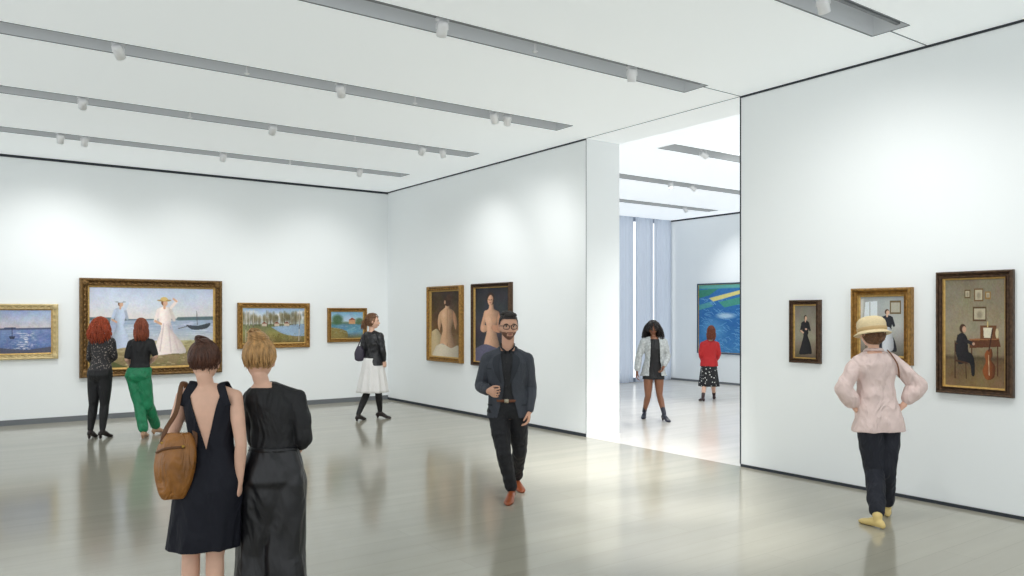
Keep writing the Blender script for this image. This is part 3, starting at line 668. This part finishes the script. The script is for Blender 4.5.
        if style=='afro':
            for i in range(n):
                while True:
                    d=nrm(rg.normal(size=3))
                    if d[2]>-.75 and not(d[1]>.3 and d[2]<.45): break
                p=C0+E*d*.95; path=[]; q=rg.rand()*6.28; a1=nrm(np.cross(d,(.3,.2,1))); a2=np.cross(d,a1); Ls=L*(.7+.5*rg.rand())
                sd=np.array((d[0],d[1]*.6,0))
                for t in np.linspace(0,1,13):
                    r=.011; path.append(p+d*Ls*t*(1-.25*t)+sd*spread*t+np.array((0,0,-.10*t*t*vol))+a1*r*math.cos(q+t*16)+a2*r*math.sin(q+t*16))
                sp(path,.0048,2)
        m=mat(name+'_strands',colr,.42,var=.4,vscale=55,spec=.5,stretch=(1,1,.25))
        return raw(name,g,m,s.e)
skinF=mat('skin_fair',(224,180,156),.5,spec=.4,var=.05,vscale=18); skinM=mat('skin_light',(208,160,134),.5,spec=.4,var=.05); skinB=mat('skin_brown',(128,84,60),.45,spec=.45,var=.05)
V3=lambda *a: np.array(a,float)
def strap(g,pts,rx,ry,side,k=5): tube(g,[(*p,rx,ry) for p in pts],side=side,n=10,k=k,rnd=False)

# ---------- man in blazer
p=Person('standing_man_in_blazer',509,500,1.775,(-.06,-1),'m',hface=(.16,-1,-.03),hs=1.06,vox=.0055)
p.set(head=(508.5,326.5),nek=(507.5,350.5),chs=(506.5,371),wst=(507,391),pel=(508,409),shR=(488.5,359),shL=(526.5,359.5),elR=(480.5,386,.03),wrR=(488.5,391,-.2),elL=(530.5,387,.03),wrL=(529,411.5,-.05),
      knR=(503.5,452,-.1),knL=(519.5,450,.12),fR=(511.5,500),fL=(516.5,488)).prep(heel=.02)
p.hand={'R':dict(curl=(.9,.9,.6),D_=(.45,-.5,-.1),N=(.3,.9,0),T_=(0,-.1,1)),'L':dict(curl=(.35,.45,.35))}
p.body(skinM); p.face(lip=(164,104,92),brow=(30,22,18))
shm=mat('black_shirt',(30,31,35),.7,bump=.15,bscale=40,fold=.5)
g=Geo(); p.torso(g,.006,-.02,1.0); p.clav(g,.004); 
finalize('shirt',g,shm,p.e,.006,3,disp=folds(.003,30,22,4))
g=Geo(); nk=p.j['nek']
for sg in (-1,1):
    strap(g,[nk+V3(0,.065,.055),nk+V3(sg*.058,.02,.05),nk+V3(sg*.052,-.045,.022),nk+V3(sg*.012,-.085,-.01)],.006,.022,(0,1,0))
raw('shirt_collar',g,shm,p.e)
g=Geo()
for z in (.05,.13,.21,.29): 
    t=.9-z*1.7; ellipsoid(g,p.surf(t,math.pi/2,.012),(.006,.004,.006))
raw('shirt_buttons',g,M_black,p.e)
blz=mat('charcoal_tweed',(62,66,74),.85,bump=.35,bscale=160,var=.22,vscale=220,fold=.7,fscale=7)
g=Geo(); p.torso(g,.022,-.15,.985,hang=True,flare=.10); p.clav(g,.015) 
for q in 'LR': p.arm(g,q,1.9,[.016,.016,.016,.015,.012])
def bcut(c):
    T0=p.j['nek'][2]; zz=T0-c[:,2]
    wdt=np.interp(zz,[-.05,0,.05,.30,.38,.55,.75],[.075,.06,.062,.035,.040,.085,.13])
    xx=c[:,0]-np.interp(c[:,2],[p.j['pel'][2],p.j['nek'][2]],[p.j['pel'][0],p.j['nek'][0]])
    front=(c[:,1]<-.03)&(np.abs(xx+.0)<wdt)
    bottom=c[:,2]<p.surf(-.15,0)[2]+.012
    return front|(bottom&(np.abs(xx)<.19))|((zz<-.005)&(np.abs(xx)<.07))
finalize('blazer',g,blz,p.e,.0055,4,cut=bcut,solid=.006,disp=folds(.009,14,14,7))
g=Geo()
def patch(g,pp,edge,t0,t1,grow,n=14,m=5,hang=True,th=.006):
    for i in range(n):
        t=t0+(t1-t0)*i/(n-1); a0,a1=edge(i/(n-1))
        for lay in (grow,grow-th):
            for j in range(m): g.v.append(tuple(pp.surf(t,a0+(a1-a0)*j/(m-1),lay,hang)))
    b=len(g.v)-n*2*m
    for i in range(n-1):
        for lay in (0,1):
            for j in range(m-1):
                q=b+i*2*m+lay*m+j; f=(q,q+1,q+1+2*m,q+2*m); g.face(f if lay==0 else f[::-1])
for sg in (-1,1):
    patch(g,p,lambda s_: (math.pi/2+sg*(.30-.12*s_), math.pi/2+sg*(.30-.12*s_+ (.42*math.sin(min(1,s_*5)*1.57))*(1-s_)**.7+.02)),.97,.46,.034)
lap=mat('lapel_cloth',(46,50,57),.85,bump=.3,bscale=160)
raw('lapels',g,lap,p.e)
g=Geo(); strap(g,[nk+V3(-.066,-.035,.0),nk+V3(-.072,.02,.03),nk+V3(0,.085,.045),nk+V3(.072,.02,.03),nk+V3(.066,-.035,.0)],.008,.022,(0,1,0)); raw('blazer_collar',g,lap,p.e)
g=Geo()
for sg in (-1,1): patch(g,p,lambda s_:(math.pi/2+sg*.75,math.pi/2+sg*1.15),.10,.07,.034,n=3)
patch(g,p,lambda s_:(math.pi/2-.95,math.pi/2-.68),.72,.70,.032,n=3)
raw('pocket_flaps',g,lap,p.e)
g=Geo(); p.torso(g,.010,-.16,.16)
for q in 'LR': p.leg(g,q,1.93,[.010,.008,.012,.010,.018])
finalize('trousers',g,mat('black_trousers',(22,23,28),.75,bump=.2,bscale=30,fold=.6),p.e,.006,4,disp=folds(.009,20,26,9))
g=Geo(); R=[]
for t in (.135,.14,.175,.18): R.append([p.surf(t,a,.014 if t in(.135,.18) else .019) for a in np.arange(40)*2*math.pi/40])
g.rings(R,cap=False); raw('belt',g,mat('tan_belt',(110,62,34),.45),p.e)
g=Geo(); c=p.surf(.157,math.pi/2,.024); g.box(c[0]-.02,c[0]+.02,c[1]-.004,c[1]+.004,c[2]-.018,c[2]+.018); raw('belt_buckle',g,mat('buckle_metal',(190,180,160),.3,metal=1),p.e)
sh=mat('tan_leather',(150,78,44),.35,bump=.1)
g=Geo(); p.foot(g,'R',(-.15,-1),L=.29,h=.02); p.foot(g,'L',(.25,-1),L=.29,h=.02); finalize('shoes',g,sh,p.e,.005,3)
dk=mat('dark_brown_hair',(30,22,19),.5,bump=.8,bscale=90,var=.3,vscale=80)
g=Geo(); ellipsoid(g,p.hpt((0,-.012,.020)),np.array((.083,.104,.112))*p.hs,p.HM,32,20); ellipsoid(g,p.hpt((-.01,.042,.098)),np.array((.055,.042,.024))*p.hs,p.HM,20,12); ellipsoid(g,p.hpt((.01,.0,.110)),np.array((.058,.06,.024))*p.hs,p.HM,20,12)
def loc(pp,c): return (c-pp.headc())@pp.HM/pp.hs
def hc(c):
    q=loc(p,c); x,y,z=q.T
    hl=np.where(y>.045,.066,np.where(y>.012,.03+(y-.012)*1.0,np.where(y>-.035,.012,-.065)))
    return z<hl
finalize('hair',g,dk,p.e,.004,2,cut=hc,disp=folds(.006,110,60,5),bsm=2)
g=Geo(); p.headgeo(g,1.035,ears=False)
def bc(c):
    q=loc(p,c); x,y,z=q.T; x=np.abs(x)
    jaw=(z<-.044)&(y>-.01)&((x>.034)|(z<-.078))
    side=(z<-.0)&(x>.064)&(y>-.005)&(y<.03)
    mus=(z<-.045)&(z>-.054)&(x<.030)&(y>.06)
    cor=(z<-.05)&(x>.026)&(x<.04)&(y>.0)
    return ~(jaw|side|mus|cor)|(z<-.135)
finalize('beard_stubble',g,mat('stubble',(128,92,76),.85,bump=1,bscale=200,var=.3,vscale=200),p.e,.0035,1,cut=bc,disp=lambda c:-.003+0*c[:,0],solid=0)
g=Geo()
for sg in (-1,1):
    pts=[]
    for a in np.linspace(0,2*math.pi,17):
        ca,sa=math.cos(a),math.sin(a); x=.025*math.copysign(abs(ca)**.6,ca); z=.018*math.copysign(abs(sa)**.6,sa)
        pts.append((*p.hpt((sg*.033+x,.104-.35*abs(sg*.033+x)**1.0*.45,.000+z)),.0034))
    tube(g,pts,n=6,k=2,rnd=False); strap(g,[p.hpt((sg*.058,.092,.008)),p.hpt((sg*.076,.05,.008)),p.hpt((sg*.081,-.01,.002))],.0025,.0036,(0,0,1))
strap(g,[p.hpt((-.009,.104,.006)),p.hpt((0,.107,.009)),p.hpt((.009,.104,.006))],.002,.0034,(0,0,1))
raw('eyeglasses',g,mat('black_acetate',(14,13,14),.2),p.e)

# ---------- woman with straw hat
p=Person('woman_in_straw_hat',878,520,1.71,(-.12,1),'f',hface=(-.25,1,.0),hs=1.02,vox=.0055)
p.set(head=(871.5,333),nek=(873.5,352),chs=(875.5,373),wst=(877,396),pel=(878.5,417),shL=(857.5,362),shR=(892.5,361),elL=(843.5,388,-.03),wrL=(856.5,410,-.0),elR=(918.5,385,-.03),wrR=(902.5,406,-.02),
      knL=(874.5,470),knR=(886,469),fL=(877.5,528),fR=(887,516)).prep(heel=.01)
p.hand={'L':dict(curl=(.3,.4,.3),D_=(.5,.35,-.45),N=(1,-.2,0),T_=(0,.6,.5)),'R':dict(curl=(.3,.4,.3),D_=(-.5,.3,-.45),N=(-1,-.2,0),T_=(0,.6,.5))}
p.body(skinF)
bl=mat('pale_pink_blouse',(222,200,194),.75,bump=.2,bscale=40,var=.05,fold=.9,fscale=8)
g=Geo(); p.torso(g,.030,-.21,.99,hang=True,flare=.14); p.clav(g,.014)
for q in 'LR': p.arm(g,q,1.62,[.014,.026,.040,.040,.026])
finalize('blouse',g,bl,p.e,.006,4,disp=folds(.017,15,11,21,6))
g=Geo(); nk=p.j['nek']; strap(g,[nk+V3(-.05,.05,-.0),nk+V3(-.062,.0,.022),nk+V3(-.03,-.055,.025),nk+V3(.03,-.055,.025),nk+V3(.062,.0,.022),nk+V3(.05,.05,.0)],.010,.022,(0,1,0)); 
for q in 'LR':
    e,w=p.j['el'+q],p.j['wr'+q]; c=e+(w-e)*.64; d=nrm(w-e); tube(g,[(*(c-d*.018),.047),(*(c+d*.018),.045)],n=18,k=3,rnd=False)
raw('blouse_collar_and_cuffs',g,bl,p.e)
g=Geo(); strap(g,[p.surf(1.0,-1.57+.9,.04)+V3(0,.02,.02),p.surf(.95,-1.57+.8,.046),p.surf(.8,-1.57+.75,.052),p.surf(.6,-1.57+1.0,.056)],.004,.006,(0,1,0)); raw('bag_strap',g,mat('strap_leather',(120,76,44),.5),p.e)
tr=mat('navy_trousers',(24,27,38),.8,bump=.2,bscale=30,fold=.7)
g=Geo(); p.torso(g,.008,-.16,.2)
for q in 'LR': p.leg(g,q,1.86,[.018,.028,.030,.024,.026])
finalize('trousers',g,tr,p.e,.006,4,disp=folds(.011,18,22,3))
g=Geo(); p.foot(g,'L',(-.3,.95),L=.25,h=.03); p.foot(g,'R',(.3,.9),L=.25,h=.03); finalize('shoes',g,mat('cream_sneaker',(222,196,128),.5),p.e,.005,3)
p.hair('updo',(112,78,52),n=160,seed=4,bun=(0,-.085,-.045),vol=.7,zmax=-.05,cap=False)
tilt=math.radians(-12); HMt=p.HM@np.array([[1,0,0],[0,math.cos(tilt),-math.sin(tilt)],[0,math.sin(tilt),math.cos(tilt)]])
st=mat('straw',(226,206,164),.75,bump=.7,bscale=70,var=.10,vscale=60,stretch=(1,1,6)); g=Geo()
prof=[(.150,-.006),(.146,.000),(.118,.016),(.113,.026),(.116,.05),(.118,.08),(.112,.108),(.092,.132),(.06,.146),(.02,.151)]
lathe(g,p.hpt((0,-.012,-.006)),[(.100,.0),(.144,-.012)]+prof,HMt,40); raw('straw_hat',g,st,p.e)
g=Geo(); lathe(g,p.hpt((0,-.012,-.006)),[(.116,.022),(.119,.026),(.121,.048),(.118,.05)],HMt,40,cap=False); raw('hat_band',g,mat('hat_ribbon',(190,160,112),.6),p.e)

# ---------- foreground woman in navy dress
p=Person('woman_in_open_back_dress',205,628,1.6,(.05,1),'f',hface=(-.1,1,-.08),vox=.005)
p.set(head=(205,362.5),nek=(209,387),chs=(210.5,415),wst=(211.5,447),pel=(209.5,481),shL=(184,396),shR=(235,397),elL=(171,440,.03),wrL=(180,470,.17),elR=(241,443,-.05),wrR=(239,482,-.02),
      knL=(191,555,.02),knR=(215,555),fL=(190,628),fR=(215,629)).prep(heel=.03)
p.hand={'L':dict(curl=(.6,.6,.4)),'R':dict(curl=(.3,.4,.3))}
p.body(skinF)
nv=mat('navy_crepe',(17,19,30),.7,bump=.15,bscale=25,spec=.3,fold=.6,fscale=6); g=Geo()
R=[]; u=p.u; n=72; zh=p.J(205,547)[2]
for t in np.linspace(.93,0,26): R.append([p.surf(t,a,.010 if t>.3 else .010+(.3-t)*.05,False) for a in np.arange(n)*2*math.pi/n])
top=R[-1]; c0=p.cen(0)
for f in np.linspace(.08,1,14):
    row=[]
    for i,a in enumerate(np.arange(n)*2*math.pi/n):
        q=top[i]-c0; w=1+f*.08+.045*f*math.sin(a*7+1)+.025*f*math.sin(a*13); cc=c0+V3(-.035*f,0,(zh-c0[2])*f-.012*math.sin(a*2)*f); row.append(cc+V3(q[0]*w,q[1]*w*1.05,0))
    R.append(row)
g.rings(R[::-1])
nz=p.j['nek'][2]
def dcut(c):
    k=(nz-c[:,2]); w=np.interp(k,[-.02,.05,.34],[.088,.082,0.0]); xc=c[:,0]-np.interp(c[:,2],[p.j['wst'][2],nz],[p.j['wst'][0],p.j['nek'][0]])
    back=(c[:,1]<.0)&(np.abs(xc)<w)
    topc=(c[:,2]>p.cen(.93)[2]-.012)
    fr=(c[:,1]>=0)&(k<.09)&(np.abs(xc)<.09)
    bot=(c[:,2]<zh+.006)
    return back|topc|fr|bot
finalize('dress',g,nv,p.e,.0045,3,cut=dcut,solid=.004,disp=folds(.007,18,7,12),bsm=14)
g=Geo()
for sg in (-1,1):
    b_=p.j['nek']*.45+p.j['shR' if sg>0 else 'shL']*.55
    strap(g,[p.surf(.78,-1.57+sg*.95,.012),p.surf(.88,-1.57+sg*.9,.014),b_+V3(0,-.035,.040),b_+V3(0,.0,.056),b_+V3(0,.045,.03),p.surf(.84,1.57-sg*.8,.012)],.026,.004,(1,0,0))
raw('dress_straps',g,nv,p.e)
pump=mat('black_pump',(20,20,22),.3)
g=Geo(); p.foot(g,'L',(-.1,1),L=.23,h=.02); p.foot(g,'R',(.1,1),L=.23,h=.02); finalize('shoes',g,pump,p.e,.006,3)
p.hair('updo',(84,52,38),n=620,seed=9,bun=(.006,-.05,.108),vol=1.1,bunr=1.1)
# leather shoulder bag
bag=D.objects.new('leather_shoulder_bag',None); COL.objects.link(bag); bag.location=p.e.location; bag.rotation_euler=p.e.rotation_euler
lt=mat('cognac_leather',(142,92,38),.4,bump=.35,bscale=22,var=.35,vscale=9,fold=.8,fscale=10); B=p.J(175.5,465,-.13); g=Geo(); R=[]
for f in np.linspace(0,1,20):
    z=B[2]+.175-f*.36; w=.03+.082*math.sin(math.pi*min(1,.08+f*.86))**.6; dd=.02+.05*math.sin(math.pi*min(1,.06+f*.88))**.8
    R.append([V3(B[0]+.016-.03*f+w*math.copysign(abs(math.cos(a))**.9,math.cos(a)),B[1]+dd*math.copysign(abs(math.sin(a))**.9,math.sin(a)),z) for a in np.arange(36)*2*math.pi/36])
g.rings(R[::-1]); finalize('bag_body',g,lt,bag,.005,6,disp=folds(.012,18,10,31))
g=Geo()
strap(g,[B+V3(-.085,-.01,.06),B+V3(-.045,-.02,.19),p.J(176,412,-.09),p.J(181,387,-.045),p.J(184,382,.0),p.J(186,387,.05),p.J(184,415,.12),B+V3(.075,.07,.18),B+V3(.09,.02,.05)],.013,.004,(1,0,0),8)
strap(g,[B+V3(-.085,-.045,.075),B+V3(-.02,-.066,.10),B+V3(.07,-.05,.105)],.004,.007,(0,1,0))
raw('bag_straps',g,mat('dark_cognac',(96,58,24),.45),bag)
g=Geo()
for dx,dy_,dz in ((-.055,-.035,.125),(.066,-.055,.11)): lathe(g,B+V3(dx,dy_,dz),[(.006,0),(.009,.002),(.009,.005),(.005,.006)],np.array([[1,0,0],[0,0,1],[0,-1,0]]).T,16)
raw('bag_buckles',g,mat('brass',(160,126,64),.35,metal=1),bag)

# ---------- foreground woman in black
p=Person('woman_in_black_jumpsuit',271,619,1.64,(-.02,1),'f',hface=(-.2,1,-.05),hs=1.05,vox=.005)
p.set(head=(259.5,360.5),nek=(265,385.5),chs=(274,413),wst=(274,447),pel=(272,479),shL=(252,397),shR=(297.5,398),elL=(255,435,.09),wrL=(265,462,.22),elR=(304,436,-.01),wrR=(291,461,.17),
      knL=(258,550,.02),knR=(284,550),fL=(256,619),fR=(286,620)).prep(heel=.03)
p.body(skinF)
bk=mat('black_jersey',(18,18,21),.65,bump=.15,bscale=30,fold=.7,fscale=8); sk_=mat('black_satin',(20,20,24),.36,bump=.1,bscale=12,fold=.5,fscale=6)
g=Geo(); p.torso(g,.010,.12,.985,hang=False); p.clav(g,.008)
for q in 'LR': p.arm(g,q,1.25 if q=='R' else 1.2,[.008,.014,.020,.018,.012])
finalize('blouse',g,bk,p.e,.005,10,disp=folds(.011,16,18,41))
g=Geo(); R=[]
for t in (.27,.275,.31,.315): R.append([p.surf(t,a,.014 if t in(.27,.315) else .02) for a in np.arange(48)*2*math.pi/48])
g.rings(R,cap=False); raw('waistband',g,sk_,p.e)
g=Geo(); p.torso(g,.020,-.12,.29)
kc=(p.j['knL']+p.j['knR'])/2; pc=p.j['pel']
tube(g,[(*(pc+V3(0,-.005,.04)),.165,.118),(*(pc*.75+kc*.25),.16,.125),(*(pc*.45+kc*.55),.13,.115),(*(pc*.2+kc*.8),.09,.10),(*kc,.05,.07)],n=28,k=5)
for q in 'LR': p.leg(g,q,1.97,[.03,.045,.070,.072,.088],mod=lambda a,t:1+.05*t*np.sin(a*7))
finalize('trousers',g,sk_,p.e,.006,16,disp=folds(.013,17,4,43,6))
g=Geo(); p.foot(g,'L',(-.1,1),L=.23); p.foot(g,'R',(.1,1),L=.23); finalize('shoes',g,pump,p.e,.006,3)
p.hair('updo',(190,148,96),n=640,seed=15,bun=(-.004,-.035,.128),vol=1.1,bunr=1.25)

# ---------- curly redhead
p=Person('woman_with_red_curls',101,438,1.70,(.12,1),'f',hface=(.25,1,.0),vox=.008)
p.set(head=(101,326),nek=(102,337),chs=(102,349.5),wst=(101,362),pel=(100,375),shL=(92.5,341.5),shR=(111.5,341.5),elL=(89.5,358,.05),wrL=(96,365,.28),elR=(114.5,357,.05),wrR=(108,363,.28),
      knL=(93.5,405),knR=(104.5,405),fL=(90.5,438.5),fR=(102.5,438.5)).prep(heel=.05,hipw=.08)
p.body(skinF)
g=Geo(); p.torso(g,.010,-.02,1.0); p.clav(g,.006)
for q in 'LR': p.arm(g,q,1.6,.010)
finalize('top',g,dots_mat('grey_print',(44,42,44),(140,130,122),38,.30),p.e,.008,3,disp=folds(.006,20,16,51))
g=Geo(); p.torso(g,.012,-.16,.12)
for q in 'LR': p.leg(g,q,2,[.010,.009,.009,.008,.006])
finalize('leggings',g,bk,p.e,.008,2)
g=Geo(); p.foot(g,'L',(-.1,1),h=.28); p.foot(g,'R',(.2,1),h=.28); boot=mat('brown_black_boot',(36,26,24),.4); finalize('ankle_boots',g,boot,p.e,.007,3)
p.hair('afro',(168,70,36),n=460,seed=21,L=.07,vol=1.5,spread=.03)

# ---------- woman in green trousers
p=Person('woman_in_green_trousers',143,437,1.69,(.1,1),'f',hface=(-.3,1,.0),vox=.008)
p.set(head=(141.5,327.5),nek=(141,338.5),chs=(141,351),wst=(140,363),pel=(138.5,376),shL=(131.5,343.5),shR=(150.5,342.5),elL=(127,359,-.02),wrL=(133,368,.16),elR=(155.5,356,0),wrR=(149,364,.2),
      knL=(139.5,406),knR=(148.5,405,.02),fL=(143.5,438),fR=(156,434)).prep(heel=.03,hipw=.08)
p.body(skinF)
g=Geo(); p.torso(g,.010,.16,1.0); p.clav(g,.007)
for q in 'LR': p.arm(g,q,.85,.012)
finalize('top',g,bk,p.e,.008,3,disp=folds(.005,20,16,61))
g=Geo(); p.torso(g,.020,-.16,.2)
for q in 'LR': p.leg(g,q,1.93,[.014,.014,.022,.024,.034],mod=lambda a,t:1+.04*t*np.sin(a*6))
finalize('trousers',g,mat('emerald_satin',(22,128,84),.45,bump=.2,bscale=16,var=.15,fold=.8),p.e,.008,3,disp=folds(.008,18,12,63))
g=Geo(); p.foot(g,'L',(-.2,1)); p.foot(g,'R',(.4,1)); finalize('shoes',g,mat('nude_shoe',(190,150,120),.4),p.e,.007,3)
p.hair('long',(140,70,44),n=320,seed=31,L=.17)

# ---------- woman in white skirt
p=Person('woman_in_white_skirt',371,419,1.74,(.62,.78),'f',hface=(1,.1,-.05),hs=1.0,vox=.009)
p.set(head=(373,321.5),nek=(372,332),chs=(373,343),wst=(373,354),pel=(373,366),shL=(365.5,336.5,.06),shR=(380,336.5,-.08),elL=(362.5,350,.06),wrL=(367,361,.12),elR=(382.5,350,-.1),wrR=(384,361,-.04),
      knL=(366.5,394),knR=(378.5,393),fL=(358.5,421),fR=(380,418)).prep(heel=.035,hipw=.07)
p.body(skinF); p.face()
g=Geo(); p.torso(g,.020,.02,1.0,hang=True); p.clav(g,.012)
for q in 'LR': p.arm(g,q,1.85,.018)
finalize('jacket',g,mat('black_leather',(28,28,32),.35,bump=.3,bscale=30,fold=.6),p.e,.008,3,disp=folds(.009,20,20,71))
g=Geo(); n=72; R=[]; c0=p.cen(.2); zh=p.J(373,392)[2]
for f in np.linspace(0,1,16):
    rr=.150+.105*f**.8; R.append([V3(c0[0]-.01*f,c0[1],c0[2]+(zh-c0[2])*f)+V3(math.cos(a)*rr*(1+.09*f*math.sin(a*11)),math.sin(a)*rr*.95*(1+.09*f*math.sin(a*11)),0) for a in np.arange(n)*2*math.pi/n])
g.rings(R[::-1]); raw('skirt',g,mat('white_cotton',(232,230,228),.8,bump=.2,bscale=14,fold=.4),p.e)
g=Geo()
for q in 'LR': p.leg(g,q,2,.005)
finalize('tights',g,bk,p.e,.008,1)
g=Geo(); p.foot(g,'L',(.4,.9),h=.25); p.foot(g,'R',(.9,-.3),h=.25); finalize('ankle_boots',g,boot,p.e,.007,3)
p.hair('pony',(120,84,58),n=200,seed=41,bun=(0,-.115,.0),L=.1)
g=Geo(); Bq=p.J(359.5,353,.0); plum=mat('plum_leather',(52,46,62),.4); tube(g,[(*(Bq+V3(0,0,.09)),.05,.03),(*Bq,.085,.04),(*(Bq-V3(0,0,.1)),.08,.04)],side=(1,0,0),n=18,k=5); raw('handbag',g,plum,p.e)
g=Geo(); strap(g,[Bq+V3(-.03,0,.1),p.J(362,337,.0),p.j['shL']+V3(0,-.02,.07),p.j['shL']+V3(.03,.05,.03),Bq+V3(.05,.05,.09)],.008,.003,(1,0,0)); raw('handbag_strap',g,plum,p.e)

# ---------- woman in cardigan and black dress
p=Person('woman_in_grey_cardigan',653,419,1.67,(-.1,-1),'f',hface=(-.15,-1,-.0),vox=.009)
p.set(head=(653,328),nek=(653.5,338),chs=(654,349),wst=(654,360),pel=(653.5,371.5),shR=(644,342),shL=(663.5,342),elR=(638.5,357),wrR=(637,372,-.04),elL=(667.5,356),wrL=(663.5,367,-.16),
      knR=(648,396,-.03),knL=(659.5,395),fR=(644.5,418),fL=(664,421)).prep(heel=.04)
p.body(skinB); p.face(lip=(120,60,56),brow=(20,14,12))
g=Geo(); n=60; R=[]; zh=p.J(653,379)[2]
for t in np.linspace(.97,0,20): R.append([p.surf(t,a,.010) for a in np.arange(n)*2*math.pi/n])
top=R[-1]; c0=p.cen(0)
for f in np.linspace(.2,1,6): R.append([c0+V3((q-c0)[0]*(1+.05*f),(q-c0)[1]*(1+.05*f),(zh-c0[2])*f) for q in top])
g.rings(R[::-1]); raw('dress',g,bk,p.e)
g=Geo(); p.torso(g,.032,-.14,.98,hang=True,flare=.25); p.clav(g,.015)
for q in 'LR': p.arm(g,q,1.8,.024)
def ccut(c):
    xc=np.abs(c[:,0]-p.j['chs'][0]); z=p.j['nek'][2]-c[:,2]; return ((c[:,1]<-.0)&(xc<np.interp(z,[0,.3,.7],[.07,.085,.11])))|((z<.0)&(xc<.06))|(c[:,2]<p.surf(-.14,0)[2]+.015)&(xc<.22)
finalize('cardigan',g,mat('grey_knit',(176,180,180),.9,bump=.5,bscale=60,var=.25,vscale=30,fold=.6),p.e,.009,3,cut=ccut,solid=.01,disp=folds(.012,16,8,81),bsm=4)
g=Geo(); p.foot(g,'R',(-.3,-1),h=.3); p.foot(g,'L',(.3,-1),h=.3); finalize('ankle_boots',g,mat('navy_boot',(30,32,48),.4),p.e,.007,3)
p.hair('afro',(30,22,20),n=520,seed=51,L=.08,vol=1.6,spread=.045)

# ---------- woman in red jacket
p=Person('woman_in_red_jacket',709,400,1.52,(.1,1),'f',vox=.01)
p.set(head=(711,331.5),nek=(710,341),chs=(709.5,349),wst=(709,357),pel=(709,365),shL=(703,344.5),shR=(716.5,344.5),elL=(701,354),wrL=(703,361,.14),elR=(718.5,353.5),wrR=(716,360,.2),
      knL=(704.5,383),knR=(713,383),fL=(703,401.5),fR=(714,399)).prep(heel=.02,hipw=.08)
p.body(skinF)
g=Geo(); p.torso(g,.030,-.04,1.0,hang=True,flare=.2); p.clav(g,.016)
for q in 'LR': p.arm(g,q,1.9,.024)
finalize('jacket',g,mat('red_wool',(190,34,38),.7,bump=.2,bscale=30,fold=.6),p.e,.009,3,disp=folds(.008,18,14,91))
g=Geo(); n=60; R=[]; c0=p.cen(.1); zh=p.J(709,386)[2]
for f in np.linspace(0,1,10):
    rr=.15+.06*f; R.append([V3(c0[0],c0[1],c0[2]+(zh-c0[2])*f)+V3(math.cos(a)*rr*(1+.06*f*math.sin(a*9)),math.sin(a)*rr*.85*(1+.06*f*math.sin(a*9)),0) for a in np.arange(n)*2*math.pi/n])
g.rings(R[::-1]); raw('skirt',g,dots_mat('dotted_cloth',(26,26,30),(216,214,210),20,.26),p.e)
g=Geo(); p.foot(g,'L',(-.2,1),h=.2); p.foot(g,'R',(.3,1),h=.2); finalize('ankle_boots',g,mat('red_black_shoe',(50,24,24),.4),p.e,.007,3)
p.hair('long',(122,62,38),n=320,seed=61,L=.17,vol=1.2)

# ------------------------------------------------------------ world & camera
w=D.worlds.new('World'); SC.world=w; w.use_nodes=True; bg=w.node_tree.nodes['Background']; bg.inputs[0].default_value=(.93,.97,1,1); bg.inputs[1].default_value=1.35
cam=D.cameras.new('camera'); co=D.objects.new('camera',cam); COL.objects.link(co); SC.camera=co
cam.sensor_width=36; cam.lens=FPX/1024*36; cam.shift_y=(HOR-288)/1024; cam.clip_start=.05
co.location=(0,0,CH); co.rotation_euler=(math.pi/2,0,-YAW)
